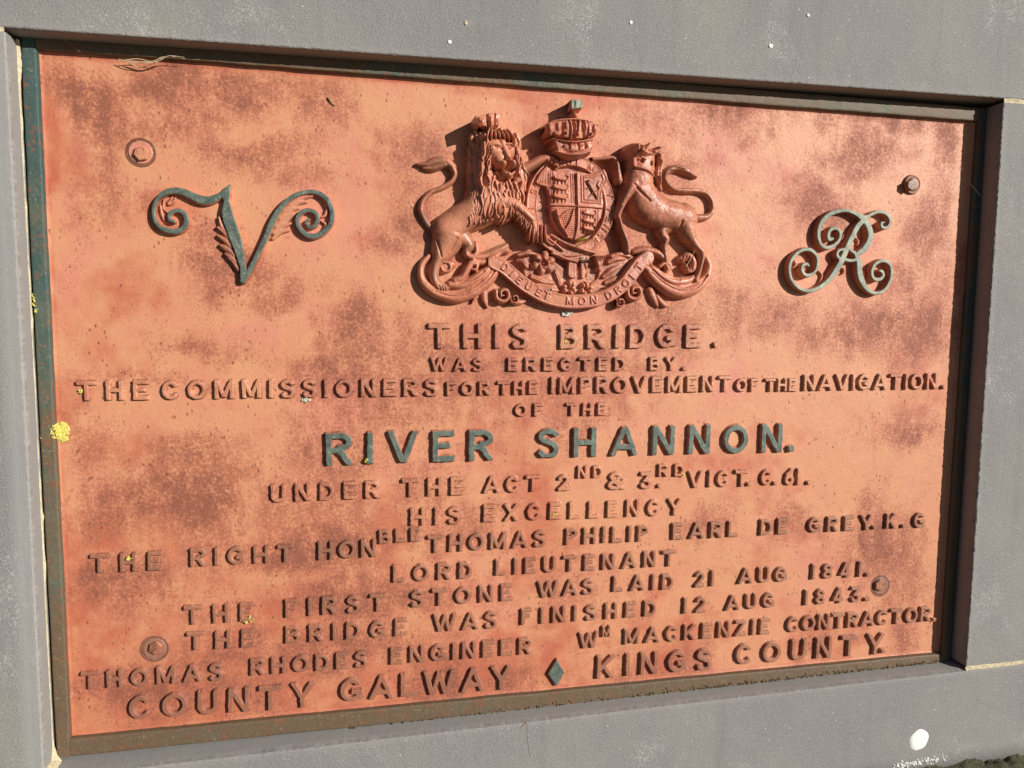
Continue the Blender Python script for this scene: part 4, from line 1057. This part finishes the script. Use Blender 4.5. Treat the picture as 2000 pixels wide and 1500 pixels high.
# leaf tips and curled buds below
for pts in ([(946,572,9,12),(948,588,7,11),(952,601,2,8)], [(930,578,7,11),(922,592,2,8)], [(1272,566,8,12),(1280,586,8,12),(1286,600,2,8)], [(1285,580,6,12),(1298,594,7,12),(1308,597,2,8)], [(1008,590,7,14),(1018,590,6,13),(1026,588,3,10)]):
    W = Field(min(p[0] for p in pts) - 12, min(p[1] for p in pts) - 12, max(p[0] for p in pts) + 12, max(p[1] for p in pts) + 12, .0008)
    T(W, pts); W.rough(.6, 70).blur(1); W.build("leaf_tip", m_arms, arms)
for (u, v, s) in ((982, 575, 1.0), (1240, 570, 1.05), (1212, 590, .6), (1005, 583, .6)):
    W = Field(u - 22 * s, v - 22 * s, u + 22 * s, v + 24 * s, .0007)
    T(W, [(u-12*s,v-6*s,6*s,18),(u-10*s,v+8*s,6*s,20),(u+2*s,v+13*s,6*s,21),(u+12*s,v+5*s,6*s,21),(u+9*s,v-8*s,5.5*s,21),(u-2*s,v-7*s,5*s,22),(u-3*s,v+2*s,4*s,23),(u+3*s,v+2*s,3*s,23)])
    W.add([(u-7*s,v-3*s,1.6,20),(u-5*s,v+7*s,1.6,20),(u+5*s,v+7*s,1.6,20),(u+6*s,v-2*s,1.6,20)], -4)
    W.rough(.5, 80).blur(1); W.build("curled_bud", m_arms, arms)

Rb = Field(950, 490, 1285, 615, .0007)
path = [(964,512),(986,523),(1004,538),(1022,553),(1042,566),(1064,578),(1090,586),(1116,589),(1142,588),(1166,585),(1188,577),(1206,566),(1222,552),(1236,534),(1250,516),(1266,503)]
T(Rb, [(u, v, 14.5, 25 - 4 * math.sin(i * .42)) for i, (u, v) in enumerate(path)], flat=14, n=7)
ps = spline(path, 8)
nrm = np.gradient(ps, axis=0); nrm = np.stack([-nrm[:, 1], nrm[:, 0]], 1) / np.linalg.norm(nrm, axis=1)[:, None]
for sg in (-1, 1): Rb.add([(p[0] + sg * 11.5 * n_[0], p[1] + sg * 11.5 * n_[1], 1.6, 24) for p, n_ in zip(ps[::4], nrm[::4])], 1.5, n=4)
let = [('D',986,522),('I',1000,534),('E',1015,547),('U',1033,559),('E',1053,571),('T',1068,577),('M',1113,588),('O',1136,588),('N',1158,586),('D',1187,577),('R',1205,566.5),('O',1220,553.5),('I',1232,541),('T',1246,522)]
its = []
for ch, u, v in let:
    i = int(np.argmin(np.hypot(ps[:, 0] - u, ps[:, 1] - v))); g = np.gradient(ps, axis=0)[i]
    its.append((ch, u, v, -math.atan2(g[1], g[0])))
relief_text(Rb, its, 23, 2.6, 15)
Rb.rough(.5, 80).blur(1)
Rb.build("motto_ribbon", m_arms, arms, label="curved ribbon with raised motto letters along the bottom")

# --- rose, thistle and shamrock between ribbon and shield
Fl = Field(1000, 475, 1275, 590, .0007)
Fl.poly([(1010,505),(1060,490),(1100,520),(1160,520),(1200,495),(1255,500),(1222,545),(1190,570),(1120,582),(1060,570),(1025,545)], 9, 4)
for a in range(6):
    t = a * math.pi / 3 + .3; Fl.ball(1063 + 15 * math.cos(t), 513 - 15 * math.sin(t), 11, 9, 24, base=6, ang=t)
for a in range(5):
    t = a * 2 * math.pi / 5; Fl.ball(1063 + 7 * math.cos(t), 513 - 7 * math.sin(t), 7, 6, 28, base=10, ang=t)
Fl.ball(1063, 514, 8, 8, 26, mode='add', amp=-12); Fl.ball(1063, 514, 3, 3, 24)
def shamrock(u, v, s, rot):
    for a in range(3):
        t = rot + a * 2 * math.pi / 3
        for d in (-.35, .35): Fl.ball(u + 10*s * math.cos(t + d), v - 10*s * math.sin(t + d), 7*s, 6*s, 23, base=6, ang=t)
        Fl.add([(u, v, 1.2, 22), (u + 15*s*math.cos(t), v - 15*s*math.sin(t), 1.2, 22)], -3)
    T(Fl, [(u, v, 2, 22), (u + 4, v - 14*s, 2, 18)])
shamrock(1114, 562, 1.0, 1.2); shamrock(1147, 564, .9, 1.9)
# thistle
for k in range(5): T(Fl, [(1170 + k * .8, 520, 2.2, 24), (1166 + k * 4.5, 500, 2.4, 26)])
Fl.ball(1172, 525, 8, 8, 25); 
for (p) in ([(1172,534,3,18),(1168,545,3,16),(1156,556,3,15)], [(1180,540,6,18),(1196,528,7,20),(1210,520,3,15)], [(1184,552,6,16),(1202,545,7,18),(1216,538,2,13)], [(1190,512,6,20),(1204,505,7,21),(1222,505,3,16)],
            [(1040,540,7,18),(1060,548,9,20),(1082,552,4,15)], [(1050,556,6,16),(1072,563,7,18),(1092,566,3,13)], [(1030,520,6,20),(1022,510,6,20),(1010,508,3,16)], [(1086,530,5,18),(1092,545,6,18),(1096,560,4,15)], [(1196,500,5,22),(1215,496,6,22),(1232,500,4,18)]):
    T(Fl, p); Fl.add([(a, b, 1.0, h) for a, b, _, h in p], -2)
T(Fl, [(1012,498,5,20),(1030,494,6,21),(1048,496,4,18)])
Fl.rough(.8, 90).blur(1)
Fl.build("floral_badge", m_arms, arms, label="rose, shamrocks and thistle between ribbon and shield")

# ================================================================== small things
def patch(name, pts, hmm, mat, label, cat, grain=3.2, y0=0., res=.0007, group=None, lump=True):
    """crusty growth: clusters of small lobes around survey points (u, v, ru, rv)"""
    us = [p[0] for p in pts]; vs_ = [p[1] for p in pts]; m = max(max(p[2], p[3]) for p in pts) + 4
    f = Field(min(us) - m, min(vs_) - m, max(us) + m, max(vs_) + m, res)
    rr = random.Random(int(us[0] * 7 + vs_[0]))
    for (u, v, ru, rv, *hh) in pts:
        n = int(6 + ru * rv * .5)
        for _ in range(n):
            a, d = rr.uniform(0, 6.28), math.sqrt(rr.random())
            f.ball(u + ru * d * math.cos(a), v + rv * d * math.sin(a), rr.uniform(.5, 1) * grain, rr.uniform(.5, 1) * grain, (hh[0] if hh else hmm) * (rr.uniform(.6, 1.1) if not hh else rr.uniform(.96, 1.06)))
    f.rough(.5, 260)
    o = f.build(name, mat, None, y0=y0)
    # settle the origin on the growth itself
    co = np.empty(len(o.data.vertices) * 3, np.float32); o.data.vertices.foreach_get("co", co); co = co.reshape(-1, 3)
    c = co.mean(0); o.data.vertices.foreach_set("co", (co - c).ravel()); o.location = c; o.data.update()
    return tag(o, label, cat, group)
LG = "lichen growing on the plaque"
patch("lichen_patch", [(63,576,3,4),(65,590,3,9),(67,606,3,5)], 14.5, m_yellow, "long bright yellow lichen on the outer edge of the green left rail", "lichen", group=LG)
patch("lichen_patch", [(119,838,15,13),(120,850,13,14),(104,843,7,14,14.5)], 3.5, m_yellow, "largest round yellow lichen patch, at the left edge of the red field", "lichen", group=LG)
patch("lichen_patch", [(79,854,2.5,4)], 14.5, m_yellow, "tiny yellow lichen dot on the left rail beside the largest patch", "lichen", group=LG, grain=2.4)
patch("lichen_patch", [(156,764,5,4)], 5.5, m_yellow, "yellow lichen under the first T of the longest line", "lichen", group=LG, grain=2.6)
patch("lichen_patch", [(479,1216,4,3),(489,1211,5,4)], 7.5, m_yellow, "yellow lichen at the foot of an E, first word dating the stone", "lichen", group=LG, grain=2.6)
patch("lichen_patch", [(597,781,8,4)], 4, m_pale, "pale grey lichen below the doubled S of the longest line", "lichen", group=LG, grain=2.6)
patch("lichen_patch", [(1108,613,11,5)], 5, m_pale, "pale grey lichen on the red field just below the motto ribbon", "lichen", group=LG, grain=3)
patch("lichen_patch", [(716,901,5,4)], 10.5, m_yellow, "yellow lichen at the foot of the green letter I", "lichen", group=LG, grain=2.6)
patch("lichen_patch", [(642,884,2.5,3)], 10.5, m_yellow, "small yellow lichen on the first green R", "lichen", group=LG, grain=2.2)
patch("lichen_patch", [(1334,926,3.5,7)], 8, m_yellow, "yellow lichen between the raised D and the V of the act line", "lichen", group=LG, grain=2.4)
patch("lichen_patch", [(251,1092,6,4)], 9, m_yellow, "yellow lichen on the H of the first word in the long line", "lichen", group=LG, grain=2.4)
patch("lichen_patch", [(1104,667,3,4)], 9, m_yellow, "yellow lichen inside the B of the large opening line", "lichen", group=LG, grain=2.2)
patch("lichen_patch", [(1083,1006,4,4)], 8, m_yellow, "yellow lichen on an E of the widely set word", "lichen", group=LG, grain=2.0)
patch("lichen_patch", [(1312,1251,5,3)], 8, m_yellow, "yellow lichen under a C of the last but one line", "lichen", group=LG, grain=2.2)
patch("lichen_patch", [(1140,467,9,3),(1130,482,4,4)], 36, m_yellow, "yellow lichen at the bottom tip of the shield", "lichen", group=LG, grain=2.2)
patch("lichen_patch", [(1208,550,7,4),(1198,556,4,3)], 24, m_yellow, "speckled yellow lichen on the leaf right of the thistle", "lichen", group=LG, grain=2.0)
patch("lichen_patch", [(1183,565,5,5)], 23, m_yellow, "round yellow lichen between ribbon and right shamrock", "lichen", group=LG, grain=2.2)
patch("lichen_patch", [(1074,568,8,6)], 24, m_pale, "whitish lichen on the ribbon left of the shamrocks", "lichen", group=LG, grain=2.2)
patch("lichen_patch", [(1158,578,7,6),(1148,584,5,3)], 27, m_pale, "white lichen on the ribbon below the right shamrock", "lichen", group=LG, grain=2.2)
patch("lichen_patch", [(1142,505,9,5)], 25, m_pale, "grey lichen on the strap under the shield", "lichen", group=LG, grain=2.2)
# moss along the bottom rail
mo = Field(640, 1280, 1830, 1440, .0011)
rr = random.Random(11)
for i in range(1000):
    u = 640 + 1185 * math.sqrt(rr.random())
    xw, _ = at(u, 1390 - (u - 640) * .083, .0); zb = sill_z(xw) + .0045
    up = abs(rr.gauss(0, .0042)) * (.35 + .75 * min(1, (u - 640) / 500))
    R = rr.uniform(.001, .0026)
    z = zb + up; hh = .0126 + rr.uniform(0, .0012) * (1 - min(1, up / .012))
    i0, i1, j0, j1 = mo._sub(xw - R, xw + R, z - R, z + R)
    if i1 <= i0 or j1 <= j0: continue
    q = np.hypot(mo.X[i0:i1, None] - xw, mo.Z[None, j0:j1] - z) / R
    S = mo.H[i0:i1, j0:j1]; zz = .0105 + (hh - .0085) * np.sqrt(np.maximum(0, 1 - q ** 2)); m = q < 1
    S[m] = np.maximum(S[m], zz[m])
mo.blur(1)
mo.H = np.where(mo.H > .0108, mo.H, -.002)
o = mo.build("moss", m_moss, None)
tag(o, "olive moss lining the lower edge of the bottom rail", "moss", kind="stuff")

def on_wall_disc(name, u, v, ru, rv, h, mat, label, cat, group=None, seed=1.0, ang=0):
    x, z = at(u, v, -WALL_Y)
    k = 1.0 / (FPX / 1.5)
    x1, _ = at(u + 1, v, -WALL_Y); _, z1 = at(u, v + 1, -WALL_Y); kx, kz = abs(x1 - x), abs(z1 - z)
    n, m = 40, 6
    V, F = [], []
    for j in range(m + 1):
        t = j / m
        for i in range(n):
            a = 2 * math.pi * i / n
            w = 1 + .05 * math.sin(2 * a + seed) + .03 * math.sin(5 * a + seed * 2)
            dx, dz = ru * kx * t * w * math.cos(a), rv * kz * t * w * math.sin(a)
            c, s = math.cos(ang), math.sin(ang)
            V.append((dx * c - dz * s, -.0006 - h * math.sqrt(max(0, 1 - t ** 4)) + (j == m) * .0015, dx * s + dz * c))
    for j in range(m):
        for i in range(n):
            F.append((j * n + i, j * n + (i + 1) % n, (j + 1) * n + (i + 1) % n, (j + 1) * n + i))
    o = mesh_obj(name, np.array(V), np.array(F), mat)
    o.location = (x, WALL_Y, z)
    return tag(o, label, cat, group)
on_wall_disc("paint_spot", 1795, 1445, 19, 21, .0016, m_white, "big round white paint spot on the stone below the plaque", "paint spot", seed=.6, ang=.3)
SP = "white flecks on the lintel stone"
for i, (u, v, r, lab) in enumerate([(1232, 44, 3.5, "small white fleck on the lintel above the unicorn"), (878, 82, 4, "white fleck just above the recess, left of the crown"),
                                    (1505, 90, 4.5, "white fleck on the lintel at right, above the letter R"), (1578, 30, 3, "tiny white fleck near the top edge at right"), (910, 45, 4, "yellowish white fleck on the lintel left of the arms")]):
    on_wall_disc("white_fleck", u, v, r, r * 1.1, .0012, m_white if i < 4 else m_mortar, lab, "fleck", SP, seed=i + .3)
# crusty white drips near the ground
cr = []
rr = random.Random(5)
def crust(u0, u1, v0, v1, n, label):
    V, F = [], []
    for k in range(n):
        t = rr.random(); u, v = u0 + (u1 - u0) * t, v0 + (v1 - v0) * t + rr.gauss(0, 3.2)
        x, z = at(u, v, -WALL_Y); R = rr.uniform(.001, .0032); b = len(V)
        for j, (rq, y) in enumerate(((1, .0008), (.7, -.0012), (.0, -.0018))):
            for i in range(7): V.append((x + R * rq * math.cos(i * .9), WALL_Y + y * rr.uniform(.7, 1.3), z + R * rq * math.sin(i * .9)))
        for j in range(2):
            for i in range(7): F.append((b + j * 7 + i, b + j * 7 + (i + 1) % 7, b + j * 7 + 7 + (i + 1) % 7, b + j * 7 + 7 + i))
    V = np.array(V); c = V.mean(0)
    o = mesh_obj("lime_crust", V - c, np.array(F), m_white); o.location = c
    return tag(o, label, "lime crust")
crust(1745, 1848, 1497, 1481, 110, "crusty white lime deposit at the foot of the stone, above the ground")

# straw caught on the top rail, twig and cobweb threads
def strand(name, paths, rad, mat, label, cat, group=None):
    V, F = [], []
    for path in paths:
        P = np.array([(lambda q: (q[0], -h, q[1]))(at(u, v, h)) for u, v, h in path]); P = spline(P, 6)
        b = len(V)
        for i, p in enumerate(P):
            d = P[min(i + 1, len(P) - 1)] - P[max(i - 1, 0)]; d = d / (np.linalg.norm(d) + 1e-9)
            a = np.cross(d, (0, 1, 0)); a /= np.linalg.norm(a) + 1e-9; c = np.cross(d, a)
            r = rad * (1 - .6 * i / len(P))
            for k in range(5): V.append(p + r * (a * math.cos(k * 1.2566) + c * math.sin(k * 1.2566)))
        for i in range(len(P) - 1):
            for k in range(5): F.append((b + i * 5 + k, b + i * 5 + (k + 1) % 5, b + i * 5 + 5 + (k + 1) % 5, b + i * 5 + 5 + k))
    V = np.array(V); c = V.mean(0)
    o = mesh_obj(name, V - c, np.array(F), mat); o.location = c
    return tag(o, label, cat, group)
strand("dry_straw", [[(232,116,.013),(262,122,.018),(300,119,.022),(320,111,.022),(362,115,.018)], [(250,120,.012),(285,123,.02),(312,118,.02),(330,109,.024),(360,112,.022)], [(252,124,.008),(275,131,.008),(298,125,.013)],
                     [(300,126,.014),(308,116,.02),(345,110,.02)], [(240,118,.013),(270,115,.015),(300,122,.014),(311,121,.012)]], .0009, m_straw, "wisp of dry straw caught on the top rail at upper left", "straw")
strand("twig", [[(639,191,.001),(645,199,.002),(653,207,.001)]], .0014, m_twig, "thin dark twig stuck on the red field left of the arms", "twig")
strand("cobweb_thread", [[(118,72,.03),(140,88,.02),(157,102,.013)]], .00025, m_straw, "fine cobweb thread under the lintel at upper left", "cobweb")
strand("cobweb_thread", [[(1878,325,.003),(1890,352,.008),(1917,384,.045)]], .00025, m_straw, "fine cobweb thread from the field to the right jamb", "cobweb")
for p_, l_ in (([(1312,598,.006),(1308,606,.003),(1302,613,.001)], "hair of dry straw hanging below the right leaf tips"), ([(1338,592,.012),(1345,588,.016),(1352,583,.018)], "short straw under the rim of the right scroll"),
               ([(1340,520,.031),(1350,504,.034),(1357,488,.034)], "straw stuck on the round curl below the unicorn")):
    strand("dry_straw", [p_], .0006, m_straw, l_, "straw")

strand("red_paint_line", [[(1017,1421,.0524),(1024,1415,.0524),(1029,1412,.0524),(1030,1440,.0524),(1035,1478,.0524)]], .0006, m_letter, "faint thin red paint line running down the stone below the plaque", "paint mark")
